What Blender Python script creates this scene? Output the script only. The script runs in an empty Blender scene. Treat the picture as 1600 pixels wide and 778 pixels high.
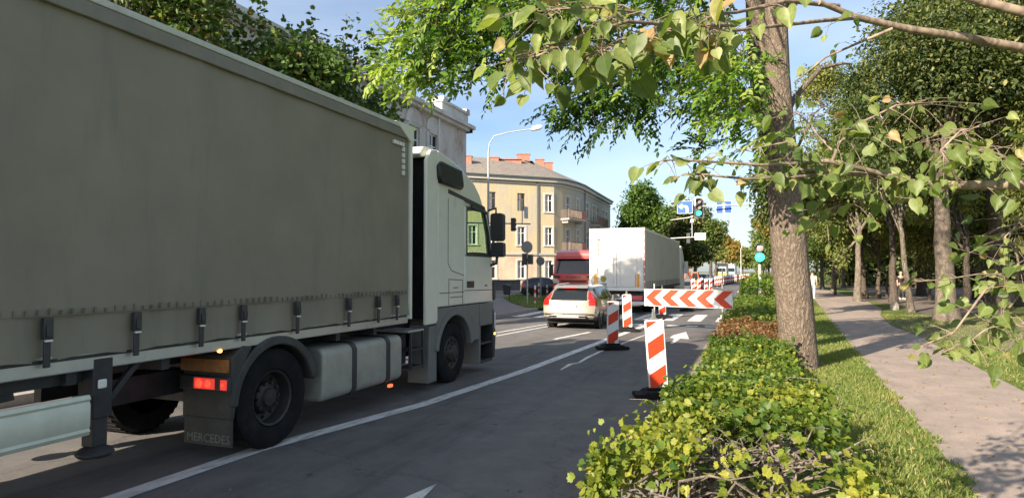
import bpy, bmesh, math, random
import numpy as np
from mathutils import Vector, Matrix
R = math.radians
SC = bpy.context.scene
COL = SC.collection

# ------------------------------------------------------------------ camera, sky, sun, exposure
EYE = 1.85
YAW, PITCH, FOC = R(20.8), R(2.0), 1000.0
cam_d = bpy.data.cameras.new('camera'); cam = bpy.data.objects.new('camera', cam_d); COL.objects.link(cam)
cam.location = (0, 0, EYE); cam.rotation_euler = (R(90) + PITCH, 0, YAW)
cam_d.sensor_width = 36; cam_d.lens = 36 * FOC / 1600; cam_d.clip_start = 0.05; cam_d.clip_end = 5000
SC.camera = cam
SUN_AZ, SUN_EL = R(24.8), R(25)          # light travels towards +Y, turned 24.8 degrees to +X
world = bpy.data.worlds.new('World'); SC.world = world; world.use_nodes = True
nt = world.node_tree; nt.nodes.clear()
sky = nt.nodes.new('ShaderNodeTexSky'); sky.sky_type = 'NISHITA'; sky.sun_disc = False
sky.sun_elevation = SUN_EL; sky.sun_rotation = R(180) + SUN_AZ
sky.air_density = 1.0; sky.dust_density = 1.3; sky.ozone_density = 3.0; sky.altitude = 100
tc = nt.nodes.new('ShaderNodeTexCoord'); mp = nt.nodes.new('ShaderNodeMapping'); mp.inputs['Scale'].default_value = (1.2, 1.2, 5.0)
nz = nt.nodes.new('ShaderNodeTexNoise'); nz.inputs['Scale'].default_value = 1.7; nz.inputs['Detail'].default_value = 4; nz.inputs['Roughness'].default_value = .5
rp = nt.nodes.new('ShaderNodeValToRGB'); rp.color_ramp.elements[0].position = .26; rp.color_ramp.elements[1].position = .74
rp.color_ramp.elements[1].color = (.5, .5, .5, 1)
mx = nt.nodes.new('ShaderNodeMix'); mx.data_type = 'RGBA'; mx.inputs[7].default_value = (5.6, 6.1, 6.8, 1)
bg = nt.nodes.new('ShaderNodeBackground'); bg.inputs[1].default_value = 0.078
wo = nt.nodes.new('ShaderNodeOutputWorld')
L = nt.links.new
L(tc.outputs['Generated'], mp.inputs['Vector']); L(mp.outputs[0], nz.inputs['Vector']); L(nz.outputs[0], rp.inputs[0])
L(rp.outputs[0], mx.inputs[0]); L(sky.outputs[0], mx.inputs[6]); L(mx.outputs[2], bg.inputs[0]); L(bg.outputs[0], wo.inputs[0])
sd = bpy.data.lights.new('sun', 'SUN'); sd.energy = 5.0; sd.angle = R(.5); sd.color = (1, .87, .7)
sun = bpy.data.objects.new('sun', sd); COL.objects.link(sun)
sun.rotation_euler = Vector((math.sin(SUN_AZ) * math.cos(SUN_EL), math.cos(SUN_AZ) * math.cos(SUN_EL), -math.sin(SUN_EL))).to_track_quat('-Z', 'Y').to_euler()
SC.view_settings.view_transform = 'Standard'; SC.view_settings.look = 'None'
SC.view_settings.exposure = 1.36; SC.view_settings.gamma = 1; SC.view_settings.use_curve_mapping = False
SC.cycles.max_bounces = 8; SC.cycles.transparent_max_bounces = 8; SC.cycles.use_denoising = True

# ------------------------------------------------------------------ picture point -> place in the world
_f = Vector((-math.sin(YAW) * math.cos(PITCH), math.cos(YAW) * math.cos(PITCH), math.sin(PITCH)))
_r = Vector((math.cos(YAW), math.sin(YAW), 0)); _u = _r.cross(_f)
def ray(x, y): return _f + _r * ((x - 800) / FOC) - _u * ((y - 389) / FOC)
def G(x, y, z=0.0):
    d = ray(x, y); return Vector((0, 0, EYE)) + d * ((z - EYE) / d.z)
def A(x, y, D): return Vector((0, 0, EYE)) + ray(x, y) * D

# ------------------------------------------------------------------ materials
MATS = {}
def _noise(nt, scale, detail=4, rough=.6, stretch=None, src='Object'):
    t = nt.nodes.new('ShaderNodeTexCoord'); n = nt.nodes.new('ShaderNodeTexNoise')
    n.inputs['Scale'].default_value = scale; n.inputs['Detail'].default_value = detail; n.inputs['Roughness'].default_value = rough
    if stretch:
        m = nt.nodes.new('ShaderNodeMapping'); m.inputs['Scale'].default_value = stretch
        nt.links.new(t.outputs[src], m.inputs[0]); nt.links.new(m.outputs[0], n.inputs['Vector'])
    else: nt.links.new(t.outputs[src], n.inputs['Vector'])
    return n
def _ramp(nt, stops):
    r = nt.nodes.new('ShaderNodeValToRGB'); e = r.color_ramp.elements
    while len(e) < len(stops): e.new(.5)
    for k, (p, c) in enumerate(stops): e[k].position = p; e[k].color = (*c, 1)
    return r
def mat(name, col, rough=.6, metal=0, var=.12, scale=6, bump=0, bscale=40, coat=0, emit=0, stretch=None, spec=.5, dirt=None, dscale=1.5, trans=0):
    if name in MATS: return MATS[name]
    m = bpy.data.materials.new(name); m.use_nodes = True; nt = m.node_tree
    b = nt.nodes['Principled BSDF']; b.inputs['Roughness'].default_value = rough; b.inputs['Metallic'].default_value = metal
    b.inputs['Coat Weight'].default_value = coat; b.inputs['Coat Roughness'].default_value = .06
    b.inputs['Specular IOR Level'].default_value = spec; b.inputs['Transmission Weight'].default_value = trans
    n = _noise(nt, scale, 5, .65, stretch)
    lo = tuple(max(0, c * (1 - var)) for c in col); hi = tuple(c * (1 + var) for c in col)
    r = _ramp(nt, [(.3, lo), (.7, hi)]); nt.links.new(n.outputs[0], r.inputs[0]); out = r.outputs[0]
    if dirt:
        d = _noise(nt, dscale, 8, .7, dirt[2] if len(dirt) > 2 else None); dr = _ramp(nt, [(dirt[1], (0, 0, 0)), (min(.99, dirt[1] + .2), (1, 1, 1))])
        nt.links.new(d.outputs[0], dr.inputs[0]); mm = nt.nodes.new('ShaderNodeMix'); mm.data_type = 'RGBA'
        nt.links.new(dr.outputs[0], mm.inputs[0]); nt.links.new(out, mm.inputs[6]); mm.inputs[7].default_value = (*dirt[0], 1); out = mm.outputs[2]
    nt.links.new(out, b.inputs['Base Color'])
    if emit:
        b.inputs['Emission Color'].default_value = (*col, 1); b.inputs['Emission Strength'].default_value = emit
    if bump:
        bn = _noise(nt, bscale, 4, .6, stretch); bp = nt.nodes.new('ShaderNodeBump'); bp.inputs['Strength'].default_value = bump; bp.inputs['Distance'].default_value = .02
        nt.links.new(bn.outputs[0], bp.inputs['Height']); nt.links.new(bp.outputs[0], b.inputs['Normal'])
    MATS[name] = m; return m
def leafmat(name, stops, transl=.4, rough=.5, rib=False):
    m = bpy.data.materials.new(name); m.use_nodes = True; nt = m.node_tree; b = nt.nodes['Principled BSDF']
    b.inputs['Roughness'].default_value = rough; b.inputs['Specular IOR Level'].default_value = .35
    at = nt.nodes.new('ShaderNodeAttribute'); at.attribute_name = 'tint'
    r = _ramp(nt, stops); nt.links.new(at.outputs['Fac'], r.inputs[0])
    col = r.outputs[0]
    if rib:
        ra = nt.nodes.new('ShaderNodeAttribute'); ra.attribute_name = 'rib'; rr_ = _ramp(nt, [(0, (1.5, 1.4, 1.3)), (.07, (1.0, 1.0, 1.0)), (.85, (.95, .97, .95)), (1, (1.25, 1.0, .8))]); nt.links.new(ra.outputs['Fac'], rr_.inputs[0])
        nn = _noise(nt, 55, 4, .7); n2 = _ramp(nt, [(.3, (.72, .76, .7)), (.7, (1.2, 1.15, 1.15))]); nt.links.new(nn.outputs[0], n2.inputs[0])
        for q in (rr_, n2):
            mu = nt.nodes.new('ShaderNodeMix'); mu.data_type = 'RGBA'; mu.blend_type = 'MULTIPLY'; mu.inputs[0].default_value = 1; nt.links.new(col, mu.inputs[6]); nt.links.new(q.outputs[0], mu.inputs[7]); col = mu.outputs[2]
    nt.links.new(col, b.inputs['Base Color'])
    t = nt.nodes.new('ShaderNodeBsdfTranslucent'); g = nt.nodes.new('ShaderNodeMix'); g.data_type = 'RGBA'; g.blend_type = 'MULTIPLY'
    g.inputs[0].default_value = 1; g.inputs[7].default_value = (1.5, 1.6, .6, 1); nt.links.new(col, g.inputs[6]); nt.links.new(g.outputs[2], t.inputs[0])
    s = nt.nodes.new('ShaderNodeMixShader'); s.inputs[0].default_value = transl
    nt.links.new(b.outputs[0], s.inputs[1]); nt.links.new(t.outputs[0], s.inputs[2]); nt.links.new(s.outputs[0], nt.nodes['Material Output'].inputs[0])
    MATS[name] = m; return m
def barkmat(name, c1, c2, scale=9, strength=1.0, dist=.03):
    m = bpy.data.materials.new(name); m.use_nodes = True; nt = m.node_tree; b = nt.nodes['Principled BSDF']; b.inputs['Roughness'].default_value = .9
    b.inputs['Specular IOR Level'].default_value = .2
    t = nt.nodes.new('ShaderNodeTexCoord'); mp = nt.nodes.new('ShaderNodeMapping'); mp.inputs['Scale'].default_value = (1, 1, .22)
    n0 = nt.nodes.new('ShaderNodeTexNoise'); n0.inputs['Scale'].default_value = 5; nt.links.new(t.outputs['Object'], n0.inputs['Vector'])
    ad = nt.nodes.new('ShaderNodeMix'); ad.data_type = 'RGBA'; ad.blend_type = 'LINEAR_LIGHT'; ad.inputs[0].default_value = .12
    nt.links.new(t.outputs['Object'], mp.inputs[0]); nt.links.new(mp.outputs[0], ad.inputs[6]); nt.links.new(n0.outputs[1], ad.inputs[7])
    v = nt.nodes.new('ShaderNodeTexVoronoi'); v.feature = 'DISTANCE_TO_EDGE'; v.inputs['Scale'].default_value = scale; nt.links.new(ad.outputs[2], v.inputs['Vector'])
    n = nt.nodes.new('ShaderNodeTexNoise'); n.inputs['Scale'].default_value = scale * 2.4; n.inputs['Detail'].default_value = 7; n.inputs['Roughness'].default_value = .7; nt.links.new(mp.outputs[0], n.inputs['Vector'])
    mu = nt.nodes.new('ShaderNodeMath'); mu.operation = 'MULTIPLY_ADD'; mu.inputs[1].default_value = 1.2; nt.links.new(v.outputs['Distance'], mu.inputs[0]); nt.links.new(n.outputs[0], mu.inputs[2])
    r = _ramp(nt, [(.36, c1), (.85, c2)]); nt.links.new(mu.outputs[0], r.inputs[0]); nt.links.new(r.outputs[0], b.inputs['Base Color'])
    bp = nt.nodes.new('ShaderNodeBump'); bp.inputs['Strength'].default_value = strength; bp.inputs['Distance'].default_value = dist
    nt.links.new(mu.outputs[0], bp.inputs['Height']); nt.links.new(bp.outputs[0], b.inputs['Normal'])
    MATS[name] = m; return m
def glassmat(name, tint, dark=True, mixf=.75):
    m = bpy.data.materials.new(name); m.use_nodes = True; nt = m.node_tree; b = nt.nodes['Principled BSDF']
    b.inputs['Base Color'].default_value = (*tint, 1); b.inputs['Roughness'].default_value = .04; b.inputs['Specular IOR Level'].default_value = .6
    if not dark:
        tr = nt.nodes.new('ShaderNodeBsdfTransparent'); tr.inputs[0].default_value = (*tint, 1)
        gl = nt.nodes.new('ShaderNodeBsdfGlossy'); gl.inputs['Roughness'].default_value = .02
        s = nt.nodes.new('ShaderNodeMixShader'); s.inputs[0].default_value = 1 - mixf
        nt.links.new(tr.outputs[0], s.inputs[1]); nt.links.new(gl.outputs[0], s.inputs[2]); nt.links.new(s.outputs[0], nt.nodes['Material Output'].inputs[0])
    MATS[name] = m; return m

# ------------------------------------------------------------------ mesh building
def wloc(o):
    v = Vector((0, 0, 0))
    while o: v += o.location; o = o.parent
    return v
class MB:
    def __init__(s): s.v = []; s.f = []; s.m = []
    def add(s, vs, fs, mi=0):
        b = len(s.v); s.v += [tuple(p) for p in vs]; s.f += [tuple(i + b for i in f) for f in fs]; s.m += [mi] * len(fs); return s
    def box(s, x0, x1, y0, y1, z0, z1, mi=0):
        return s.add([(x, y, z) for z in (z0, z1) for y in (y0, y1) for x in (x0, x1)],
                     [(0, 2, 3, 1), (4, 5, 7, 6), (0, 1, 5, 4), (2, 6, 7, 3), (0, 4, 6, 2), (1, 3, 7, 5)], mi)
    def obox(s, c, sx, sy, sz, rot=(0, 0, 0), mi=0):
        from mathutils import Euler
        M = Euler(rot).to_matrix(); t = MB().box(-sx / 2, sx / 2, -sy / 2, sy / 2, -sz / 2, sz / 2)
        return s.add([M @ Vector(p) + Vector(c) for p in t.v], t.f, mi)
    def bar(s, p0, p1, w, h, mi=0):           # square bar between two points
        p0, p1 = Vector(p0), Vector(p1); d = (p1 - p0).normalized(); a = Vector((0, 0, 1)) if abs(d.z) < .95 else Vector((1, 0, 0))
        x = d.cross(a).normalized() * w / 2; y = d.cross(x).normalized() * h / 2
        return s.add([p + q for p in (p0, p1) for q in (x + y, -x + y, -x - y, x - y)],
                     [(0, 1, 2, 3), (7, 6, 5, 4), (0, 4, 5, 1), (1, 5, 6, 2), (2, 6, 7, 3), (3, 7, 4, 0)], mi)
    def tube(s, pts, rad, n=8, mi=0, caps=True):
        pts = [Vector(p) for p in pts]; rad = [rad] * len(pts) if not hasattr(rad, '__len__') else rad
        vs = []; fs = []; prev = None
        for i, p in enumerate(pts):
            d = (pts[min(i + 1, len(pts) - 1)] - pts[max(i - 1, 0)]).normalized()
            if prev is None:
                a = Vector((0, 0, 1)) if abs(d.z) < .9 else Vector((1, 0, 0)); x = d.cross(a).normalized()
            else:
                x = prev - d * prev.dot(d); x = x.normalized() if x.length > 1e-6 else d.orthogonal().normalized()
            prev = x; y = d.cross(x)
            for k in range(n):
                t = 2 * math.pi * k / n; vs.append(p + (x * math.cos(t) + y * math.sin(t)) * rad[i])
        for i in range(len(pts) - 1):
            for k in range(n): fs.append((i * n + k, i * n + (k + 1) % n, (i + 1) * n + (k + 1) % n, (i + 1) * n + k))
        if caps: fs.append(tuple(range(n))[::-1]); fs.append(tuple((len(pts) - 1) * n + k for k in range(n)))
        return s.add(vs, fs, mi)
    def prism(s, poly, axis, a0, a1, mi=0):
        def P(p, a): return {'x': (a, p[0], p[1]), 'y': (p[0], a, p[1]), 'z': (p[0], p[1], a)}[axis]
        n = len(poly); vs = [P(p, a0) for p in poly] + [P(p, a1) for p in poly]
        fs = [tuple(range(n))[::-1], tuple(range(n, 2 * n))] + [(i, (i + 1) % n, n + (i + 1) % n, n + i) for i in range(n)]
        return s.add(vs, fs, mi)
    def lathe(s, prof, c, axis='x', n=24, mi=0):          # prof: (r, h) along the axis
        vs = []; fs = []
        for r, h in prof:
            for k in range(n):
                t = 2 * math.pi * k / n; a, b = r * math.cos(t), r * math.sin(t)
                vs.append({'x': (c[0] + h, c[1] + a, c[2] + b), 'y': (c[0] + a, c[1] + h, c[2] + b), 'z': (c[0] + a, c[1] + b, c[2] + h)}[axis])
        for i in range(len(prof) - 1):
            for k in range(n): fs.append((i * n + k, i * n + (k + 1) % n, (i + 1) * n + (k + 1) % n, (i + 1) * n + k))
        return s.add(vs, fs, mi)
    def poly(s, pts, mi=0): return s.add(pts, [tuple(range(len(pts)))], mi)
    def build(s, name, mats, parent=None, bevel=0, smooth=35, seg=2):
        me = bpy.data.meshes.new(name); off = wloc(parent) if parent else Vector((0, 0, 0))
        me.from_pydata([tuple(Vector(p) - off) for p in s.v], [], s.f)
        for m in (mats if isinstance(mats, (list, tuple)) else [mats]): me.materials.append(m)
        me.polygons.foreach_set('material_index', s.m)
        bm = bmesh.new(); bm.from_mesh(me); bmesh.ops.recalc_face_normals(bm, faces=bm.faces); bm.to_mesh(me); bm.free()
        me.polygons.foreach_set('use_smooth', [True] * len(me.polygons)); me.set_sharp_from_angle(angle=R(smooth))
        o = bpy.data.objects.new(name, me); COL.objects.link(o); o.parent = parent
        if bevel:
            b = o.modifiers.new('bevel', 'BEVEL'); b.width = bevel; b.segments = seg; b.limit_method = 'ANGLE'; b.angle_limit = R(40)
        return o
def tag(o, label=None, cat=None, group=None, kind=None):
    if label: o['label'] = label
    if cat: o['category'] = cat
    if group: o['group'] = group
    if kind: o['kind'] = kind
    return o
def thing(name, label, cat, loc=(0, 0, 0), rz=0, group=None):
    o = bpy.data.objects.new(name, None); COL.objects.link(o); o.location = loc; o.rotation_euler.z = rz; o.empty_display_size = .2
    return tag(o, label, cat, group)
def copy_tree(o, parent=None, loc=None, rz=None, label=None):
    c = o.copy(); COL.objects.link(c)
    if parent: c.parent = parent
    if loc is not None: c.location = loc
    if rz is not None: c.rotation_euler.z = rz
    if label: c['label'] = label
    for ch in list(o.children): copy_tree(ch, c)
    return c
def struct(name, mb, m, **k): return tag(mb.build(name, m, **k), kind='structure')
def text_mesh(s, size, M, name, m, parent, depth=.004, spacing=1.0):
    cu = bpy.data.curves.new('lettering', 'FONT'); cu.body = s; cu.size = size; cu.align_x = 'CENTER'; cu.align_y = 'CENTER'; cu.extrude = depth; cu.space_character = spacing; cu.resolution_u = 2
    t = bpy.data.objects.new('lettering', cu); COL.objects.link(t)
    me = bpy.data.meshes.new_from_object(t.evaluated_get(bpy.context.evaluated_depsgraph_get())); COL.objects.unlink(t); bpy.data.objects.remove(t)
    off = Matrix.Translation(-wloc(parent)) if parent else Matrix()
    me.transform(off @ M); me.materials.clear(); me.materials.append(m); me.name = name
    o = bpy.data.objects.new(name, me); COL.objects.link(o); o.parent = parent; return o
def clip(poly, x0, x1, y0, y1):
    for ax, lim, sg in ((0, x0, 1), (0, x1, -1), (1, y0, 1), (1, y1, -1)):
        out = []
        for i in range(len(poly)):
            p, q = poly[i], poly[(i + 1) % len(poly)]; a, b = sg * (p[ax] - lim), sg * (q[ax] - lim)
            if a >= 0: out.append(p)
            if a * b < 0:
                t = a / (a - b); out.append((p[0] + t * (q[0] - p[0]), p[1] + t * (q[1] - p[1])))
        poly = out
        if not poly: return []
    return poly

# ------------------------------------------------------------------ leaves
def _mirror(half, centre):
    pts = half + [(-x, y, z) for x, y, z in half[-2:0:-1]]; n = len(pts)
    return np.array(pts + [centre]), [(i, (i + 1) % n, n) for i in range(n)]
LEAF = {
    'diamond': (np.array([(0, 0, 0), (-.36, .45, .1), (0, 1, -.08), (.36, .45, .1)]), [(0, 1, 2), (0, 2, 3)]),
    'leaflet': _mirror([(0, 0, 0), (.2, .2, .05), (.25, .46, .06), (.14, .78, .0), (0, 1, -.08)], (0, .45, -.02)),
    'heart': _mirror([(0, 0, 0), (.14, -.1, .03), (.36, -.07, .06), (.5, .14, .09), (.5, .4, .08), (.38, .66, .04), (.18, .88, -.02), (0, 1.12, -.12)], (0, .4, -.07)),
    'maple': _mirror([(0, 0, 0), (.2, -.12, .03), (.44, -.04, .07), (.42, .14, .04), (.6, .3, .1), (.45, .42, .05), (.4, .68, .06), (.22, .68, .0), (0, .98, -.1)], (0, .3, -.06)),
}
def nrm(a): return a / (np.linalg.norm(a, axis=1, keepdims=True) + 1e-9)
def leaves(name, P, D, N, S, tint, kind, m, parent):
    tv, tf = LEAF[kind]; k = len(tv); n = len(P)
    off = np.array(wloc(parent)) if parent else 0
    D = nrm(D); B = nrm(np.cross(D, N)); N = np.cross(B, D); S = np.asarray(S)[:, None, None]
    rng = np.random.default_rng(n); curl = rng.uniform(.3, 3.6 if kind == 'heart' else 2.2, (n, 1, 1)); wid = rng.uniform(.8, 1.15, (n, 1, 1))
    V = (P - off)[:, None, :] + S * (B[:, None, :] * tv[None, :, :1] * wid + D[:, None, :] * tv[None, :, 1:2] + N[:, None, :] * tv[None, :, 2:3] * curl)
    F = (np.array(tf)[None] + (np.arange(n) * k)[:, None, None]).reshape(-1)
    me = bpy.data.meshes.new(name); nf = n * len(tf)
    me.vertices.add(n * k); me.vertices.foreach_set('co', V.reshape(-1).astype(np.float32))
    me.loops.add(nf * 3); me.loops.foreach_set('vertex_index', F.astype(np.int32))
    me.polygons.add(nf); me.polygons.foreach_set('loop_start', np.arange(nf, dtype=np.int32) * 3)
    me.polygons.foreach_set('use_smooth', np.ones(nf, bool))
    a = me.attributes.new('tint', 'FLOAT', 'POINT'); a.data.foreach_set('value', np.repeat(np.clip(tint, 0, 1), k).astype(np.float32))
    a = me.attributes.new('rib', 'FLOAT', 'POINT'); a.data.foreach_set('value', np.tile(np.clip(np.abs(tv[:, 0]) / np.abs(tv[:, 0]).max(), 0, 1), n).astype(np.float32))
    me.update(calc_edges=True); me.materials.append(m)
    o = bpy.data.objects.new(name, me); COL.objects.link(o); o.parent = parent; return o
def sphere_dirs(rng, n): return nrm(rng.normal(size=(n, 3)))
def clump_leaves(rng, clumps, size, droop=.3, flat=.9):
    """leaves of ellipsoid clumps: (centre, radii, number); outer shells fuller, ragged by noise"""
    Ps, Ds, Ns, Ss, Ts = [], [], [], [], []
    for c, rad, n in clumps:
        d = sphere_dirs(rng, n); ph = rng.uniform(0, 6.28, 3)
        lump = 1 + .22 * np.sin(d[:, 0] * 5 + ph[0]) * np.sin(d[:, 1] * 5 + ph[1]) + .16 * np.sin(d[:, 2] * 8 + ph[2])
        r = rng.uniform(.12, 1, n) ** .55 * lump * rng.choice([1, 1, 1, 1.14], n)
        P = np.array(c) + d * r[:, None] * np.array(rad)
        D = d * .7 + rng.normal(size=(n, 3)) * .6 + np.array([0, 0, -droop])
        N = np.array([0, 0, flat]) + d * .5 + rng.normal(size=(n, 3)) * .55
        Ps.append(P); Ds.append(D); Ns.append(N); Ss.append(size * rng.uniform(.6, 1.25, n)); Ts.append(rng.normal(.5, .2, n) + rng.normal(0, .12))
    return [np.concatenate(x) for x in (Ps, Ds, Ns, Ss, Ts)]
def bend(p0, p1, sag, rng, n=6, wob=.03):
    p0, p1 = np.array(p0, float), np.array(p1, float); t = np.linspace(0, 1, n)[:, None]; L_ = np.linalg.norm(p1 - p0)
    P = p0 + (p1 - p0) * t; P[:, 2] += (sag * 4 * t * (1 - t))[:, 0]; P[1:-1] += rng.normal(size=(n - 2, 3)) * wob * L_
    return P
def tree(name, label, base, crown, leaf, size, lm, bm_, tr=.2, th=3.0, lean=(0, 0), group=None, seed=1, droop=.3, cat='tree', limbs=9, flare=1.5):
    """crown: list of (centre offset, radii, leaf count)"""
    rng = np.random.default_rng(seed); b = np.array(base, float); root = thing(name, label, cat, tuple(b), 0, group)
    top = np.array([b[0] + lean[0], b[1] + lean[1], b[2] + th]); mb = MB()
    n = 9; t = np.linspace(0, 1, n); P = b + (top - b) * t[:, None]; P[1:-1, :2] += rng.normal(size=(n - 2, 2)) * tr * .12; P[0, 2] -= .1
    rad = [tr * (1 - .42 * x) * (1 + (flare - 1) * math.exp(-x * th / .22)) for x in t]; mb.tube(P, rad, 12)
    cl = [(b + np.array(c), r, n_) for c, r, n_ in crown]
    order = list(range(len(cl))); rng.shuffle(order)
    for i in order[:limbs]:
        s = top - (top - b) * rng.uniform(0, .28); q = bend(s, cl[i][0], .06 * np.linalg.norm(cl[i][0] - s), rng)
        r0 = tr * rng.uniform(.28, .5); mb.tube(q, [r0 * (1 - .8 * k / 5) for k in range(6)], 7)
        for _ in range(3):
            e = cl[i][0] + sphere_dirs(rng, 1)[0] * np.array(cl[i][1]) * .85; q2 = bend(q[rng.integers(2, 5)], e, .05, rng, 5); mb.tube(q2, [r0 * .35 * (1 - .75 * k / 4) for k in range(5)], 5)
    mb.build('trunk', bm_, root, smooth=80)
    leaves('crown', *clump_leaves(rng, cl, size, droop), leaf, lm, root); return root
def crown(rng, c, rad, n, leaves_each, cr=(.28, .42)):
    out = []
    for k in range(n):
        d = sphere_dirs(rng, 1)[0]; r = rng.uniform(.25, .8); s = rng.uniform(*cr)
        out.append((np.array(c) + d * r * np.array(rad), np.array(rad) * s * np.array([1, 1, .8]), leaves_each))
    return out
# ------------------------------------------------------------------ ground, roads, paths
def asphalt(name, base, var=.25, speck=.5, worn=False):
    m = bpy.data.materials.new(name); m.use_nodes = True; nt = m.node_tree; b = nt.nodes['Principled BSDF']; b.inputs['Roughness'].default_value = .82; b.inputs['Specular IOR Level'].default_value = .3
    n1 = _noise(nt, .35, 6, .6, (1, .25, 1)); n2 = _noise(nt, 70, 3, .7); n3 = _noise(nt, 2.2, 8, .7)
    r1 = _ramp(nt, [(.3, tuple(c * (1 - var) for c in base)), (.7, tuple(c * (1 + var) for c in base))]); nt.links.new(n1.outputs[0], r1.inputs[0])
    r2 = _ramp(nt, [(.3, (.55,) * 3), (.55, (.9,) * 3), (.68, (1.1,) * 3), (.76, (2.0, 1.95, 1.85))]); nt.links.new(n2.outputs[0], r2.inputs[0])
    mu = nt.nodes.new('ShaderNodeMix'); mu.data_type = 'RGBA'; mu.blend_type = 'MULTIPLY'; mu.inputs[0].default_value = speck
    nt.links.new(r1.outputs[0], mu.inputs[6]); nt.links.new(r2.outputs[0], mu.inputs[7])
    r3 = _ramp(nt, [(.42, (.8,) * 3), (.7, (1.22, 1.2, 1.15))]); nt.links.new(n3.outputs[0], r3.inputs[0])
    m2 = nt.nodes.new('ShaderNodeMix'); m2.data_type = 'RGBA'; m2.blend_type = 'MULTIPLY'; m2.inputs[0].default_value = .7
    nt.links.new(mu.outputs[2], m2.inputs[6]); nt.links.new(r3.outputs[0], m2.inputs[7]); o = m2.outputs[2]
    if worn:
        for sc, st, pos, col, dt in ((1.1, (1, .12, 1), (.52, .66), (.6, .61, .63), 5), (3.5, (1, .8, 1), (.66, .72), (.35, .35, .37), 3), (5, (1, .35, 1), (.69, .76), (2.3, 2.3, 2.3), 9)):
            n4 = _noise(nt, sc, dt, .72, st); r4 = _ramp(nt, [(pos[0], (1, 1, 1)), (pos[1], col)]); nt.links.new(n4.outputs[0], r4.inputs[0]); m4 = nt.nodes.new('ShaderNodeMix'); m4.data_type = 'RGBA'; m4.blend_type = 'MULTIPLY'; m4.inputs[0].default_value = .7 if worn is True else .35; nt.links.new(o, m4.inputs[6]); nt.links.new(r4.outputs[0], m4.inputs[7]); o = m4.outputs[2]
        tv = nt.nodes.new('ShaderNodeTexCoord'); vo = nt.nodes.new('ShaderNodeTexVoronoi'); vo.feature = 'DISTANCE_TO_EDGE'; vo.inputs['Scale'].default_value = .32
        dn = _noise(nt, 1.3, 6, .7); ad = nt.nodes.new('ShaderNodeMix'); ad.data_type = 'RGBA'; ad.blend_type = 'LINEAR_LIGHT'; ad.inputs[0].default_value = .5; nt.links.new(tv.outputs['Object'], ad.inputs[6]); nt.links.new(dn.outputs[1], ad.inputs[7]); nt.links.new(ad.outputs[2], vo.inputs['Vector'])
        r5 = _ramp(nt, [(0, (.35,) * 3), (.006, (.5,) * 3), (.009, (1,) * 3)]); nt.links.new(vo.outputs['Distance'], r5.inputs[0]); m5 = nt.nodes.new('ShaderNodeMix'); m5.data_type = 'RGBA'; m5.blend_type = 'MULTIPLY'; m5.inputs[0].default_value = .28 if worn is True else .1; nt.links.new(o, m5.inputs[6]); nt.links.new(r5.outputs[0], m5.inputs[7]); o = m5.outputs[2]
    nt.links.new(o, b.inputs['Base Color'])
    bp = nt.nodes.new('ShaderNodeBump'); bp.inputs['Strength'].default_value = .6; bp.inputs['Distance'].default_value = .01; nt.links.new(n2.outputs[0], bp.inputs['Height']); nt.links.new(bp.outputs[0], b.inputs['Normal'])
    MATS[name] = m; return m
M_road = asphalt('asphalt', (.158, .15, .145), worn=True); M_path = asphalt('path_asphalt', (.36, .292, .25), .15, .5, .5); M_pave = asphalt('pavement_slabs', (.27, .24, .235), .18, .35)
M_kerbsun = asphalt('sunlit_kerb_asphalt', (.3, .26, .22), .15, .4)
M_kerb = mat('kerb_stone', (.3, .28, .26), .85, var=.2, bump=.3)
M_line = mat('road_paint', (.66, .65, .62), .7, var=.12, scale=9, dirt=((.19, .175, .165), .5, (1, .16, 1)), dscale=14)
M_dirt = mat('bare_earth', (.16, .125, .1), .95, var=.35, scale=2, bump=.5, bscale=18)
def grassmat():
    m = bpy.data.materials.new('lawn'); m.use_nodes = True; nt = m.node_tree; b = nt.nodes['Principled BSDF']; b.inputs['Roughness'].default_value = .9; b.inputs['Specular IOR Level'].default_value = .15
    n1 = _noise(nt, .7, 6, .65); n2 = _noise(nt, 45, 3, .7)
    r = _ramp(nt, [(.3, (.07, .12, .022)), (.48, (.14, .19, .04)), (.6, (.22, .23, .07)), (.75, (.27, .22, .12))]); nt.links.new(n1.outputs[0], r.inputs[0])
    r2 = _ramp(nt, [(.3, (.45,) * 3), (.7, (1.3,) * 3)]); nt.links.new(n2.outputs[0], r2.inputs[0])
    mu = nt.nodes.new('ShaderNodeMix'); mu.data_type = 'RGBA'; mu.blend_type = 'MULTIPLY'; mu.inputs[0].default_value = .9; nt.links.new(r.outputs[0], mu.inputs[6]); nt.links.new(r2.outputs[0], mu.inputs[7]); nt.links.new(mu.outputs[2], b.inputs['Base Color'])
    bp = nt.nodes.new('ShaderNodeBump'); bp.inputs['Strength'].default_value = .8; bp.inputs['Distance'].default_value = .04; nt.links.new(n2.outputs[0], bp.inputs['Height']); nt.links.new(bp.outputs[0], b.inputs['Normal'])
    MATS['lawn'] = m; return m
M_lawn = grassmat()
KX, LK = -.8, -9.75                 # right and left kerb lines of the avenue
struct('ground', MB().poly([(-2500, -200, -.06), (2500, -200, -.06), (2500, 3000, -.06), (-2500, 3000, -.06)]), M_lawn)
struct('road', MB().poly([(-16, -30, 0), (KX, -30, 0), (KX, 900, 0), (-16, 900, 0)]), M_road)
struct('side_street', MB().poly([(-120, 38.6, 0), (-16, 38.6, 0), (-16, 51.5, 0), (-120, 51.5, 0)]), M_road)
struct('verge', MB().poly([(KX + .12, -30, .1), (300, -30, .1), (300, 900, .1), (KX + .12, 900, .1)]), M_lawn)
kb = MB()
y = -30
while y < 160:
    kb.box(KX, KX + .12, y, y + .985, -.05, .112); y += 1
struct('kerb', kb, M_kerb, bevel=.012)
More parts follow.
